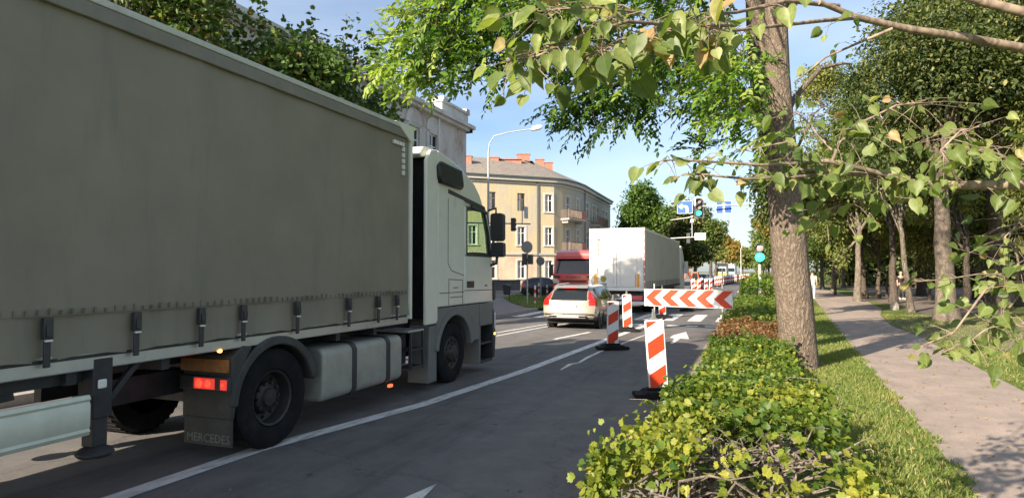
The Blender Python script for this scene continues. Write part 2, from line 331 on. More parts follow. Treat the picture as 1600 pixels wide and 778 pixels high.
struct('sunlit_kerb_strip', MB().poly([(KX - .42, -30, .004), (KX, -30, .004), (KX, 200, .004), (KX - .3, 200, .004)]), M_kerbsun)  # sunlight on the asphalt by the kerb, painted as a paler strip
# left pavement with a rounded corner into the side street
cv = [(LK, -30), (LK, 29.5)] + [(LK - 4.2 + 4.2 * math.cos(a), 29.5 + 4.4 * math.sin(a)) for a in np.linspace(.2, 1.57, 7)] + [(-120, 33.9 + 2.6), (-120, -30)]
cv = [(LK, -30), (LK, 28.5)] + [(LK - 5 + 5 * math.cos(a), 28.5 + 10.1 * math.sin(a)) for a in np.linspace(.15, 1.57, 9)] + [(-120, 38.6), (-120, -30)]
struct('pavement', MB().prism(cv, 'z', -.05, .12), M_pave)
kb = MB(); cl = cv[:-2]
for p, q in zip(cl[:-1], cl[1:]): kb.bar((p[0] + .06, p[1], .05), (q[0] + .06, q[1], .05), .15, .16)
struct('kerb_left', kb, M_kerb)
cv2 = [(LK, 900), (LK, 57)] + [(LK - 5 + 5 * math.cos(a), 57 - 5.5 * math.sin(a)) for a in np.linspace(.15, 1.57, 7)] + [(-120, 51.5), (-120, 900)]
struct('far_pavement', MB().prism(cv2, 'z', -.05, .12), M_pave)
isl = [G(x, y, .13) for x, y in [(786, 466), (800, 473), (822, 480), (850, 481), (874, 478), (890, 468), (870, 461), (835, 459), (805, 461)]]
struct('grass_island', MB().prism([(p.x, p.y) for p in isl], 'z', .1, .16), M_lawn)
# footpaths
pl = [G(x, y, .104) for x, y in [(1625, 860), (1530, 778), (1440, 668), (1358, 575), (1322, 530), (1292, 495), (1278, 474), (1262, 455), (1225, 437)]]
pr_ = [G(x, y, .104) for x, y in [(1240, 437), (1300, 455), (1350, 468), (1378, 482), (1375, 492), (1392, 508), (1440, 527), (1500, 560), (1600, 611), (1800, 700)]]
def sheet(name, pts, m, z): return struct(name, MB().poly([(p.x, p.y, z) for p in pts]), m)
sheet('footpath', pl + pr_, M_path, .104)
sheet('park_path', [G(x, y, .1) for x, y in [(1378, 500), (1440, 528), (1470, 524), (1500, 536), (1640, 560), (1700, 540), (1600, 488), (1500, 474), (1430, 465), (1340, 462), (1345, 468), (1400, 477), (1440, 490), (1400, 500)]], M_dirt, .108)
sheet('park_earth', [Vector(p) for p in [(9, 40, 0), (40, 40, 0), (60, 90, 0), (7.5, 90, 0)]], M_dirt, .106)
# painted markings
def strip(name, pts, w, z=.006, m=M_line):
    mb = MB(); pts = [Vector((p[0], p[1], z)) for p in pts]; n = len(pts); a = []; b = []
    ws = w if hasattr(w, '__len__') else [w] * n
    for i, p in enumerate(pts):
        d = (pts[min(i + 1, n - 1)] - pts[max(i - 1, 0)]).normalized(); q = Vector((d.y, -d.x, 0)); a.append(p + q * ws[i] / 2); b.append(p - q * ws[i] / 2)
    mb.add(a + b, [(i, i + 1, n + i + 1, n + i) for i in range(n - 1)]); return struct(name, mb, m)
gl = [(180, 778), (400, 703), (660, 632), (820, 579), (950, 530), (1013, 507)]
P_ = [G(*p) for p in gl]; P_ = [P_[0] + (P_[0] - P_[2]) * 1.6] + P_ + [P_[-1] + (P_[-1] - P_[-3]) * .42]
strip('lane_line', P_, .2)
strip('centre_line', [G(775, 520), G(845, 508), G(900, 500)], .11); strip('centre_line', [G(775, 525), G(845, 512), G(900, 503)], .11)
strip('lane_dash', [G(866, 530), G(922, 519)], .14); strip('lane_dash', [G(1000, 499), G(1030, 492)], .13)
rng = np.random.default_rng(3)
cr = [G(x + (0 if i in (0, 6) else rng.uniform(-2, 2)), y) for i, (x, y) in enumerate([(876, 578), (893, 569), (905, 567), (918, 558), (938, 549), (950, 546), (962, 541), (985, 532), (1012, 522)])]
strip('crack_sealing', cr, [.03, .1, .06, .09, .07, .05, .06, .06, .05])
struct('arrow_marking', MB().poly([Vector((p.x, p.y, .006)) for p in [G(1051, 524), G(1072, 518.5), G(1077, 530), G(1063, 529), G(1052, 537), G(1047, 537), G(1054, 529), G(1046, 528)]]), M_line)
struct('arrow_marking', MB().poly([Vector((p.x, p.y, .006)) for p in [G(622, 782), G(683, 756), G(640, 800), G(560, 840), G(520, 840)]]), M_line)
cw = MB()
for k in range(9):
    x = -1.15 - k * 1.0
    cw.poly([(x - .25, 24.6, .006), (x + .25, 24.6, .006), (x + .25, 28.4, .006), (x - .25, 28.4, .006)])
struct('zebra_crossing', cw, M_line)
cw = MB()
for k in range(8):
    x = -1.3 - k * 1.05
    cw.poly([(x - .25, 60, .006), (x + .25, 60, .006), (x + .25, 64, .006), (x - .25, 64, .006)])
struct('far_zebra_crossing', cw, M_line)
sl = MB()
for k in range(5): sl.poly([(-1.2 - k * .62, 22.2, .006), (-1.6 - k * .62, 22.2, .006), (-1.6 - k * .62, 22.65, .006), (-1.2 - k * .62, 22.65, .006)])
struct('stop_line', sl, M_line)
cw = MB()
for k in range(4): cw.poly([(-10.6 - k * 1.0, 30.2 + k * .5, .126), (-10.1 - k * 1.0, 30.2 + k * .5, .126), (-9.9 - k, 31.6 + k * .5, .126), (-10.4 - k, 31.6 + k * .5, .126)])
for k in range(5): strip('lane_dash', [(-4.2, 66 + k * 12), (-4.2, 71 + k * 12)], .14)

# ------------------------------------------------------------------ shared materials
M_blk = mat('black_rubber', (.012, .012, .013), .85, var=.35, bump=.2, bscale=30, spec=.2, dirt=((.035, .032, .028), .6))
M_dark = mat('dark_plastic', (.035, .036, .038), .5, var=.2)
M_grey = mat('grey_plastic', (.13, .135, .13), .5, var=.12)
M_chas = mat('chassis_steel', (.03, .03, .032), .6, var=.4)
M_cream = mat('cream_lorry_paint', (.74, .73, .63), .28, var=.04, coat=.6, dirt=((.3, .3, .25), .62, (1, 1, .4)), dscale=2)
M_curt = mat('grey_tarpaulin', (.225, .2, .148), .55, var=.09, scale=1.6, bump=.1, bscale=220, dirt=((.17, .16, .125), .52, (1, 1.4, .22)), dscale=2.2)
M_alu = mat('brushed_aluminium', (.5, .51, .5), .38, metal=.6, var=.1, dirt=((.2, .2, .18), .6))
M_tank = mat('dull_aluminium_tank', (.36, .355, .3), .5, metal=.3, var=.12, dirt=((.22, .22, .18), .58))
M_rail = mat('pale_guard_rail', (.6, .62, .5), .45, metal=.1, var=.1, dirt=((.3, .3, .24), .6))
M_red = mat('red_lamp', (.75, .03, .02), .25, var=.05); M_redlit = mat('lit_tail_lamp', (1, .03, .015), .3, var=.02, emit=1.3)
M_orange = mat('orange_reflector', (.62, .2, .03), .3, var=.25, scale=20); M_orlit = mat('lit_marker_lamp', (1, .35, .05), .3, emit=4, var=.02)
M_rim = mat('dusty_steel_rim', (.045, .043, .04), .55, metal=.4, var=.25)
M_white = mat('white_paint', (.78, .77, .74), .4, var=.05); M_refl = mat('reflective_tape', (.75, .75, .68), .35, var=.05)
M_glass = glassmat('dark_glass', (.012, .015, .017)); M_tint = glassmat('tinted_window', (.8, .92, .82), False, .88)
M_chrome = mat('chrome_trim', (.7, .7, .7), .2, metal=.9, var=.03)
M_steel = mat('galvanised_steel', (.42, .43, .43), .5, metal=.35, var=.1)
def wheel(parent, c, r=.5, w=.3, side=1, name='wheel', nuts=10, deep=.0, rimmat=None):
    """side = +1: the outer face looks to +X"""
    s = side; t = MB(); R2 = r * .57
    t.lathe([(R2, -s * w), (r * .93, -s * w), (r, -s * w * .9), (r, -s * w * .1), (r * .985, -s * .02), (r * .93, 0), (r * .85, s * .004), (r * .72, s * .006), (R2 * 1.03, -s * .01), (R2, -s * .03)], c, 'x', 40)
    for k in range(40):
        a = 2 * math.pi * k / 40; t.obox((c[0] - s * w * .5, c[1] + r * 1.001 * math.cos(a), c[2] + r * 1.001 * math.sin(a)), w * .86, r * .07, r * .02, (a + math.pi / 2, 0, 0))
    wo_ = t.build(name, M_blk, parent)
    q = MB(); d = deep
    q.lathe([(R2, -s * .03), (R2 * .97, -s * .015), (R2 * .9, -s * .03), (R2 * .84, -s * (.05 + d)), (R2 * .6, -s * (.07 + d)), (R2 * .52, -s * (.02 + d * .8)), (R2 * .34, -s * (.0 + d * .8)), (R2 * .3, s * (.02 - d * .7)), (.001, s * (.025 - d * .7))], c, 'x', 30)
    for k in range(nuts):
        a = 2 * math.pi * k / nuts; q.lathe([(r * .034, -s * (.02 + d)), (r * .034, s * (.012 - d * .8)), (.001, s * (.014 - d * .8))], (c[0], c[1] + R2 * .52 * math.cos(a), c[2] + R2 * .52 * math.sin(a)), 'x', 6)
    for k in range(10):
        a = 2 * math.pi * (k + .5) / 10; q.lathe([(r * .042, -s * (.06 + d)), (r * .04, -s * (.052 + d)), (.001, -s * (.053 + d))], (c[0], c[1] + R2 * .72 * math.cos(a), c[2] + R2 * .72 * math.sin(a)), 'x', 8, 1)
    q.build('rim', [rimmat or M_rim, M_blk], wo_); return wo_

# ------------------------------------------------------------------ near articulated lorry
X0 = -4.7; XF = -7.2
lor = thing('lorry', 'huge articulated lorry with cream cab and grey tarpaulin trailer passing close beside the camera', 'lorry', ((X0 + XF) / 2, 5, 0))
cg = MB(); ny, nz_ = 150, 24; YB, YE = -5.4, 8.2
buck = [3.08, 3.78, 4.43, 4.94, 5.73, 6.68, 7.34, 7.81]; extra = [-5, -4.4, -3.7, -3, -2.3, -1.5, -.8, 0, .8, 1.6, 2.35]
for j in range(nz_ + 1):
    for i in range(ny + 1):
        yy = YB + (YE - YB) * i / ny; t = j / nz_
        dmin = min(abs(yy - b) for b in buck + extra); zz = 1.2 + (3.83 - 1.2) * t
        bul = .007 * math.exp(-((yy * 1.25) % 1 - .5) ** 2 / .004) + .012 * math.sin(yy * 3.1) * math.sin(t * 3.1) + .006 * math.sin(yy * 7 + t * 3)
        bul += .007 * math.sin((yy + zz * .5) * 8 + 2 * math.sin(yy * 1.3)) * max(0, 1 - abs(t - .15) / .3) + .004 * math.sin(yy * 19 + zz * 3) * (t < .3)
        if t < .12: bul += .035 * min(dmin, .3) / .3 * (1 - t / .12) - .012; zz += .035 * min(dmin, .35) / .35 * (1 - t / .12) ** 2
        cg.v.append((X0 - .03 + bul, yy, zz))
cg.f = [(j * (ny + 1) + i, j * (ny + 1) + i + 1, (j + 1) * (ny + 1) + i + 1, (j + 1) * (ny + 1) + i) for j in range(nz_) for i in range(ny)]; cg.m = [0] * len(cg.f)
curt = cg.build('trailer_curtain', M_curt, lor, smooth=60)
fc = MB()
for (a, b) in ((XF, XF + .02),): fc.box(a, b, YB, YE, 1.2, 3.83)
fc.build('trailer_far_curtain', M_curt, lor)
st = MB(); y = YB + .05; rs = random.Random(4)
while y < YE - .1:
    st.box(X0 - .04, X0 - .008 + rs.uniform(-.003, .002), y, y + .014, 1.535, 1.535 + .045 + rs.uniform(-.012, .01)); y += .083
st.box(X0 - .04, X0 - .010, YB, YE - .05, 1.53, 1.536)
st.build('curtain_stitching', mat('stitching', (.18, .17, .13), .8), curt)
rf = MB(); rf.box(XF, X0, YB, YE, 3.91, 3.935, 1); rf.box(X0 - .05, X0 + .012, YB, YE + .01, 3.77, 3.893); rf.box(XF - .01, XF + .05, YB, YE, 3.77, 3.908)
rf.box(X0 - .06, X0 + .016, YB, YE + .02, 3.896, 3.955, 2)
rf.build('trailer_roof', [mat('roof_valance', (.2, .185, .15), .6, dirt=((.09, .09, .075), .55)), M_white, mat('pale_roof_rail', (.5, .5, .44), .5, dirt=((.2, .19, .16), .6, (1, .3, 1)), dscale=4)], lor, bevel=.008)
fw = MB(); fw.box(XF + .02, X0 - .04, YE - .04, YE + .02, 1.2, 3.9); fw.box(X0 - .045, X0 + .014, YE - .02, YE + .035, 1.16, 3.95)
fw.prism([(7.75, 3.965), (8.25, 3.965), (8.25, 3.72), (8.14, 3.75)], 'x', X0 - .02, X0 + .022)
fw.build('trailer_front_wall', M_cream, lor, bevel=.006)
re_ = MB(); re_.box(XF, X0, YB - .06, YB, 1.1, 3.95); re_.build('trailer_rear_door', M_white, lor)
tp = MB()
for k in range(4): tp.box(X0 - .02, X0 + .008, 7.72 + k * .075, 7.78 + k * .075, 3.64, 3.69)
for k in range(5): tp.box(X0 - .02, X0 + .008, 7.97, 8.02, 3.57 - k * .085, 3.63 - k * .085)
tp.build('reflective_mark', M_refl, curt)
for yb in buck + extra[-3:]:
    b = MB(); b.box(X0 - .01, X0 + .035, yb - .033, yb + .033, 1.37, 1.52); b.box(X0 + .034, X0 + .05, yb - .022, yb + .022, 1.385, 1.47)
    b.box(X0 + .02, X0 + .045, yb - .026, yb + .026, 1.352, 1.368, 1); b.box(X0 + .005, X0 + .024, yb - .024, yb + .024, 1.17, 1.36)
    b.build('strap_buckle', [M_dark, M_refl], lor, bevel=.006)
sr = MB(); sr.box(X0 - .09, X0 - .035, YB, YE, 1.1, 1.245); sr.box(XF, XF + .06, YB, YE, 1.1, 1.245); sr.build('side_raves', M_alu, lor, bevel=.01)
ch = MB()
for xx in (-5.55, -6.35): ch.box(xx - .07, xx + .07, YB + .1, 7.4, .92, 1.1)
for k in range(16): ch.box(XF + .05, X0 - .1, YB + .5 + k * .82, YB + .58 + k * .82, 1.0, 1.1)
ch.box(XF + .02, X0 - .03, YB, YE - .05, 1.195, 1.22)          # floor
for xx in (-5.55, -6.35): ch.box(xx - .05, xx + .05, 4.1, 11.1, .62, .86)
ch.box(-6.6, -5.3, 5.0, 6.0, .86, .99); ch.box(-6.9, -5.0, 5.36, 5.56, .42, .62)
ch.box(-6.5, -5.4, 7.0, 8.6, .45, .62); ch.box(-6.7, -5.2, 8.3, 10.9, .5, 1.0)
ch.bar((-4.9, 2.4, .98), (-6.8, 3.2, .72), .1, .08); ch.bar((-4.9, 3.0, .98), (-5.6, 1.6, .74), .08, .06); ch.box(-5.0, -4.86, 2.2, 3.5, 1.0, 1.12)
ch.bar((-4.95, 2.6, 1.0), (-4.95, 2.6, .62), .09, .09)
ch.build('chassis', M_chas, lor)
lg = MB(); lg.box(X0 - .2, X0 - .03, 3.46, 3.62, .72, 1.18); lg.box(X0 - .18, X0 - .05, 3.48, 3.6, .5, .75)
lg.lathe([(.01, 0), (.11, .0), (.14, .03), (.11, .06), (.05, .09), (.01, .1)], (X0 - .11, 3.54, .42), 'z', 14); lg.bar((X0 - .1, 3.6, .8), (X0 - .1, 3.9, 1.12), .05, .05); lg.box(X0 - .03, X0 - .01, 3.49, 3.56, .95, 1.02, 1)
l1 = lg.build('landing_leg', [M_chas, M_refl], lor, bevel=.01); l2 = l1.copy(); COL.objects.link(l2); l2.parent = lor; l2.location.x = -2.2
gd = MB(); pr2 = [(0, .62), (.02, .62), (.035, .65), (.02, .67), (.03, .69), (.03, .85), (.02, .87), (.035, .89), (.02, .92), (0, .92)]
gd.prism([(X0 - .03 + a, b) for a, b in pr2], 'y', -4, 3.42); gd.build('side_guard_rail', M_rail, lor)
# drive wheel, wing, lamps, flap
for sgn, xx in ((1, X0 - .06), (-1, XF + .06)):
    wheel(lor, (xx, 5.47, .52), .52, .58 if sgn > 0 else .58, sgn, deep=.1)
    wheel(lor, (xx, 9.72, .5), .5, .32, sgn, deep=-.04)
for k in range(3): wheel(lor, (X0 - .08, -1.2 - k * 1.31, .5), .5, .38, 1, deep=.05)
def wing(yc, zc, r, a0, a1, x0, x1, th=.035, n=20):
    mb = MB(); vs = []; fs = []
    for i in range(n + 1):
        a = a0 + (a1 - a0) * i / n
        for rr in (r, r + th):
            for xx in (x0, x1): vs.append((xx, yc + rr * math.cos(a), zc + rr * math.sin(a)))
    for i in range(n):
        b = i * 4; c = b + 4
        fs += [(b, b + 1, c + 1, c), (b + 2, c + 2, c + 3, b + 3), (b, c, c + 2, b + 2), (b + 1, b + 3, c + 3, c + 1)]
    fs += [(0, 2, 3, 1), (n * 4, n * 4 + 1, n * 4 + 3, n * 4 + 2)]
    mb.add(vs, fs); return mb
w1 = wing(5.47, .52, .6, R(10), R(172), X0 - .66, X0 - .02)
for v0 in (wing(5.47, .52, .56, R(14), R(178), X0 - .05, X0 + .0, .09),): w1.add(v0.v, v0.f)
w1.prism([(4.83, .42), (4.83, 1.02), (4.98, 1.12), (5.1, 1.1), (4.95, .9), (4.87, .42)], 'x', X0 - .64, X0 - .012)
mg = w1.build('mudguard', mat('dirty_grey_wing', (.05, .05, .046), .75, var=.25, dirt=((.085, .08, .065), .5)), lor, bevel=.015)
MB().box(X0 - .64, X0 - .04, 4.8, 4.826, .875, 1.0).build('warning_plate', mat('dark_orange_plate', (.3, .13, .03), .4, var=.3, scale=14), mg, bevel=.004)
tl = MB(); tl.box(X0 - .62, X0 - .01, 4.775, 4.826, .7, .835); tl.build('lamp_cluster', M_dark, mg, bevel=.006)
q = MB(); q.box(X0 - .43, X0 - .17, 4.765, 4.78, .715, .82); q = q.build('tail_lamp', mat('dim_red_lamp', (.5, .03, .02), .3, emit=.5, var=.05), mg, bevel=.01)
for k, rr in ((-.36, .046), (-.25, .04)): MB().lathe([(rr, .002), (rr * .8, -.01), (.001, -.016)], (X0 + k, 4.766, .768), 'y', 16).build('bulb_glow', M_redlit, q)
MB().box(X0 - .1, X0 - .02, 4.765, 4.78, .715, .815).build('tail_lamp', mat('dim_red_lamp', (.5, .03, .02), .3, emit=.5, var=.05), mg, bevel=.01)
MB().lathe([(.014, .01), (.014, -.012), (.001, -.014)], (X0 - .06, 4.765, .765), 'y', 10).build('side_lamp', M_redlit, mg)
MB().lathe([(.016, -.03), (.016, .0), (.001, .01)], (X0 - .025, 4.7, 1.10), 'x', 10).build('side_marker', M_orlit, mg)
MB().box(X0 - .62, X0 - .02, 4.84, 4.862, .16, .44).build('mud_flap', mat('mud_flap', (.05, .05, .048), .8, var=.3), lor)
text_mesh('MERCEDES', .115, Matrix.Translation((X0 - .31, 4.838, .225)) @ Matrix.Rotation(R(90), 4, 'X'), 'flap_lettering', mat('faded_lettering', (.15, .15, .135), .7), lor, .002, 1.0)
# tank
tk = MB(); rr = .12; y0, y1, z0, z1 = 0, 0, .3, .96
def rrect(x0, x1, z0, z1, r, n=5):
    out = []
    for cx, cz, a in ((x1 - r, z1 - r, 0), (x0 + r, z1 - r, 90), (x0 + r, z0 + r, 180), (x1 - r, z0 + r, 270)):
        for k in range(n + 1):
            t = R(a + 90 * k / n); out.append((cx + r * math.cos(t), cz + r * math.sin(t)))
    return out
tk.prism(rrect(X0 - .66, X0 - .02, .32, .95, .1), 'y', 6.24, 8.02); tko = tk.build('fuel_tank', M_tank, lor, bevel=.035, seg=3)
for yy in (6.85, 7.64):
    s_ = MB(); s_.prism(rrect(X0 - .67, X0 - .005, .305, .965, .11), 'y', yy - .045, yy + .045); s_.build('tank_strap', M_dark, tko, bevel=.008)
MB().box(X0 - .04, X0 - .0, 7.66, 7.74, .26, .3).build('side_marker', mat('dim_orange_lamp', (.7, .15, .06), .3, emit=.6, var=.05), tko)
ca = MB(); ca.box(X0 - .75, X0 - .02, 8.2, 8.66, .955, .985, 1)
for zz in (.42, .68): ca.box(X0 - .25, X0 - .02, 8.28, 8.66, zz, zz + .025)
for yy in (8.27, 8.64): ca.box(X0 - .06, X0 - .02, yy, yy + .03, .4, .95)
ca.box(X0 - .6, X0 - .3, 8.25, 8.6, .45, .9); ca.build('access_steps', [M_dark, M_alu], lor, bevel=.005)
# cab
XN = X0 - .0; XO = XF + .02
cab = MB()
cab.prism([(9.06, 1.28), (10.055, 1.28), (10.055, 3.58), (9.9, 3.63), (9.06, 3.78)], 'x', XO, XN)
cab.prism([(10.07, 1.28), (11.34, 1.28), (11.32, 1.75), (11.3, 2.12), (10.07, 2.12)], 'x', XO, XN)
cab.prism([(10.07, 2.985), (11.0, 2.985), (10.94, 3.06), (10.78, 3.25), (10.55, 3.42), (10.3, 3.52), (10.07, 3.575)], 'x', XO + .05, XN - .03)
cab.box(XN - .05, XN, 10.07, 10.15, 2.12, 2.985); cab.box(XO, XO + .05, 10.07, 10.2, 2.12, 2.985)
for xx in (XN - .04, XO + .04): cab.tube([(xx, 11.27, 2.1), (xx - .0, 11.17, 2.55), (xx, 10.96, 3.0)], .055, 8)
cabo = cab.build('cab', M_cream, lor, bevel=.05, seg=3)
pw = MB()
pw.prism([(10.15, 2.95), (10.93, 2.95), (11.1, 2.6), (11.2, 2.16), (10.16, 2.16)], 'x', XN - .02, XN - .012); pw.build('side_window', M_tint, cabo)
pw = MB(); pw.prism([(10.2, 2.95), (10.93, 2.95), (11.1, 2.6), (11.2, 2.16), (10.2, 2.16)], 'x', XO + .012, XO + .02); pw.build('side_window', M_tint, cabo)
fr = MB()
ring = [(10.13, 2.985), (10.95, 2.985), (11.13, 2.62), (11.25, 2.12), (10.13, 2.12)]; ri2 = [(10.175, 2.935), (10.91, 2.935), (11.07, 2.6), (11.16, 2.175), (10.175, 2.175)]
for i in range(5):
    j = (i + 1) % 5; fr.prism([ring[i], ring[j], ri2[j], ri2[i]], 'x', XN - .02, XN + .004)
fr.prism([(10.97, 2.97), (11.06, 2.97), (11.16, 2.7), (11.30, 2.14), (11.17, 2.14), (11.07, 2.62)], 'x', XN - .03, XN + .007)
fr.bar((XN + .012, 10.32, 3.0), (XN + .02, 10.98, 2.93), .03, .05); fr.build('window_frame', M_dark, cabo)
MB().poly([(XN - .08, 11.29, 2.13), (XO + .08, 11.29, 2.13), (XO + .1, 10.97, 3.0), (XN - .1, 10.97, 3.0)]).build('windscreen', M_tint, cabo)
it = MB(); it.box(XO + .1, XN - .1, 10.75, 11.25, 2.02, 2.2); it.prism(rrect(-5.6, -5.12, 2.1, 2.75, .1), 'y', 10.2, 10.34); it.prism(rrect(-6.8, -6.3, 2.1, 2.75, .1), 'y', 10.2, 10.34); it.build('cab_interior', M_dark, cabo)
# side visor (dark air scoop), black strip, locker seams, handle
sc = MB(); sc.prism([(8.98, 3.52), (9.1, 3.6), (9.82, 3.57), (9.9, 3.3), (9.84, 3.23), (9.08, 3.25), (9.0, 3.32)], 'x', XN - .02, XN + .075); sc.build('cab_corner_vent', mat('gloss_black', (.012, .012, .014), .3), cabo, bevel=.03, seg=3)
MB().prism([(9.42, 3.13), (10.9, 2.995), (10.97, 3.0), (10.92, 3.05), (9.42, 3.2)], 'x', XN - .02, XN + .006).build('drip_rail', M_dark, cabo)
se = MB(); S = XN + .003
def seam(y0, z0, y1, z1): se.bar((XN, y0, z0), (XN, y1, z1), .006, .012)
for q in [((9.42, 3.05), (9.42, 1.98)), ((9.42, 1.98), (9.55, 1.86)), ((9.55, 1.86), (10.03, 1.78)), ((9.45, 1.72), (9.45, 1.3)), ((9.45, 1.72), (9.98, 1.7)), ((9.98, 1.7), (9.98, 1.3)), ((9.12, 1.5), (10.05, 1.5)), ((10.08, 1.52), (11.32, 1.5)), ((9.5, 1.42), (10.0, 1.42))]: seam(*q[0], *q[1])
se.build('panel_seam', mat('seam_shadow_gap', (.06, .06, .05), .8), cabo)
MB().box(XN - .01, XN + .006, 10.16, 10.46, 1.56, 1.68).box(XN, XN + .03, 10.2, 10.42, 1.63, 1.655).build('door_handle', M_dark, cabo, bevel=.005)
MB().box(XN - .01, XN + .006, 9.62, 9.8, 1.57, 1.585).build('locker_handle', M_dark, cabo)
MB().box(XN - .01, XN + .004, 10.95, 11.06, 1.57, 1.605).build('model_badge', M_grey, cabo)
dp = MB(); dp.prism([(8.66, 3.56), (8.8, 3.74), (9.02, 3.78), (9.05, 3.7), (9.05, 1.08), (9.0, 1.03), (8.66, 1.03)], 'x', XN - .045, XN + .012)
dp.build('side_deflector', M_cream, cabo, bevel=.018); dp = MB()
dp.prism([(8.66, 3.56), (8.8, 3.74), (9.02, 3.78), (9.05, 3.7), (9.05, 1.08), (9.0, 1.03), (8.66, 1.03)], 'x', XO - .01, XO + .04)
dp.build('side_deflector', M_cream, cabo, bevel=.018)
rdv = MB(); rdv.prism([(8.66, 3.66), (8.8, 3.8), (9.1, 3.83), (9.5, 3.75), (9.9, 3.64), (9.06, 3.7), (8.75, 3.62)], 'x', XO + .12, XN - .12); rdv.build('roof_deflector', M_cream, cabo, bevel=.02)
MB().box(XO + .1, XN - .1, 8.9, 9.05, 1.1, 3.7).build('cab_rear_wall', M_blk, cabo)
# mirrors
mi = MB(); mi.prism(rrect(X0 - .0, X0 + .26, 2.42, 2.95, .06), 'y', 11.2, 11.34); mi.prism(rrect(X0 - .0, X0 + .26, 2.12, 2.4, .05), 'y', 11.22, 11.36); mi.tube([(X0 - .05, 11.2, 3.0), (X0 + .1, 11.25, 3.05), (X0 + .1, 11.25, 2.9)], .022, 8)
mi.tube([(X0 - .05, 11.22, 1.95), (X0 + .1, 11.26, 2.0), (X0 + .12, 11.27, 2.15)], .03, 8); mi.build('wing_mirror', M_dark, cabo, bevel=.02)
m2_ = MB(); m2_.prism(rrect(XF - .24, XF + .02, 2.2, 2.95, .06), 'y', 11.2, 11.34); m2_.build('wing_mirror', M_dark, cabo, bevel=.02)
# lower dark fairings around the front wheel, steps and bumper
lo_ = MB(); ac, az, ar = 9.72, .5, .64
arc = [(ac + ar * math.cos(a), az + ar * math.sin(a)) for a in np.linspace(R(170), R(10), 14)]
lo_.prism([(9.06, .98), (9.06, 1.265), (10.72, 1.265), (10.72, .62)] + [p for p in arc[::-1]] + [(9.06, .62)], 'x', X0 - .5, X0 - .012)
for v0 in (wing(ac, az, .62, R(8), R(172), X0 - .1, X0 + .012, .09),): lo_.add(v0.v, v0.f)
lo_.prism([(8.82, .12), (9.1, .12), (9.1, 1.0), (8.86, 1.0)], 'x', X0 - .4, X0 - .03)
cf = lo_.build('wheel_arch_fairing', mat('grey_lower_fairing', (.16, .162, .15), .55, var=.1, dirt=((.1, .1, .085), .55)), cabo, bevel=.012)
stp = MB(); stp.prism([(10.74, .85), (10.74, 1.262), (11.4, 1.262), (11.42, .85)], 'x', XF + .03, X0 - .012, 0)
stp.prism([(10.74, .16), (10.8, .16), (10.8, .85), (10.74, .85)], 'x', X0 - .4, X0 - .015); stp.box(X0 - .4, X0 - .02, 10.8, 11.36, .5, .535, 1); stp.box(X0 - .4, X0 - .02, 10.8, 11.36, .16, .21, 1)
stp.box(X0 - .42, X0 - .4, 10.8, 11.36, .2, .85, 2); stp.build('entry_steps', [MATS['grey_lower_fairing'], M_dark, M_blk], cabo, bevel=.01)
bp_ = MB(); bp_.prism([(11.35, .2), (11.46, .22), (11.5, .6), (11.46, 1.02), (11.4, 1.15), (11.35, 1.1)], 'x', XF + .0, X0 + .0); bp_.build('front_bumper', M_dark, cabo, bevel=.02)
MB().box(X0 - .1, X0 + .004, 11.42, 11.48, .75, 1.06).build('headlamp', M_refl, cabo, bevel=.01)
MB().lathe([(.022, 0), (.022, .012), (.001, .018)], (X0 + .0, 11.42, .66), 'x', 10).build('indicator_lamp', M_orlit, cabo)
MB().prism([(11.33, 1.3), (11.42, 1.32), (11.42, 1.62), (11.34, 1.66)], 'x', X0 - .05, X0 + .03).build('corner_deflector', M_dark, cabo, bevel=.01)
# ------------------------------------------------------------------ roadwork beacons and chevron board
M_sred = mat('reflective_red', (.6, .045, .012), .38, var=.06, dirt=((.42, .08, .04), .66)); M_swht = mat('reflective_white', (.74, .74, .73), .4, var=.05, dirt=((.5, .48, .44), .66))
def make_beacon(label, loc, rz, tilt=(0, 0), group='red and white beacons beside the road works'):
    root = thing('road_beacon', label, 'traffic beacon', (0, 0, 0), rz, group)
    b = MB(); b.prism(rrect(-.14, .14, .12, 1.14, .03), 'y', -.028, .028); bd = b.build('beacon_board', M_swht, root, bevel=.008)
    s = MB()
    for k in range(-1, 4):
        z = .02 + k * .46
        q = clip([(-.3, z - .02), (.3, z + .33), (.3, z + .57), (-.3, z + .22)], -.122, .122, .14, 1.12)
        for yy in (-.0305, .0305):
            if q: s.prism(q, 'y', yy - .001, yy + .001)
    s.build('beacon_stripe', M_sred, bd)
    h = MB(); h.prism([(-.09, 1.13), (-.03, 1.175), (-.025, 1.25), (.025, 1.25), (.03, 1.175), (.09, 1.13)], 'y', -.016, .016); h.tube([(0, 0, 1.2), (0, 0, 1.3)], .018, 8); h.build('lamp_socket', M_grey, bd, bevel=.006)
    p = MB(); p.box(-.04, .04, -.03, .03, .05, .2); p.build('post', M_grey, root)
    f = MB(); f.prism([(-.26, .0), (.26, .0), (.26, .07), (.2, .115), (-.2, .115), (-.26, .07)], 'y', -.19, .19); f.prism([(-.2, .115), (.2, .115), (.17, .15), (-.17, .15)], 'y', -.07, .07)
    for sx in (-1, 1): f.prism(rrect(sx * .3 - .07, sx * .3 + .07, .01, .075, .02), 'y', -.17, .17)
    f.build('rubber_foot', M_blk, root, bevel=.012)
    if tilt != (0, 0):
        for c in (bd, p): c.rotation_euler = (tilt[0], tilt[1], 0)
    root.location = loc; return root
p = G(1030, 621); bc = make_beacon('nearest and largest red and white striped beacon on a black rubber foot beside the hedge', p, R(20), (0, R(-3.5)))
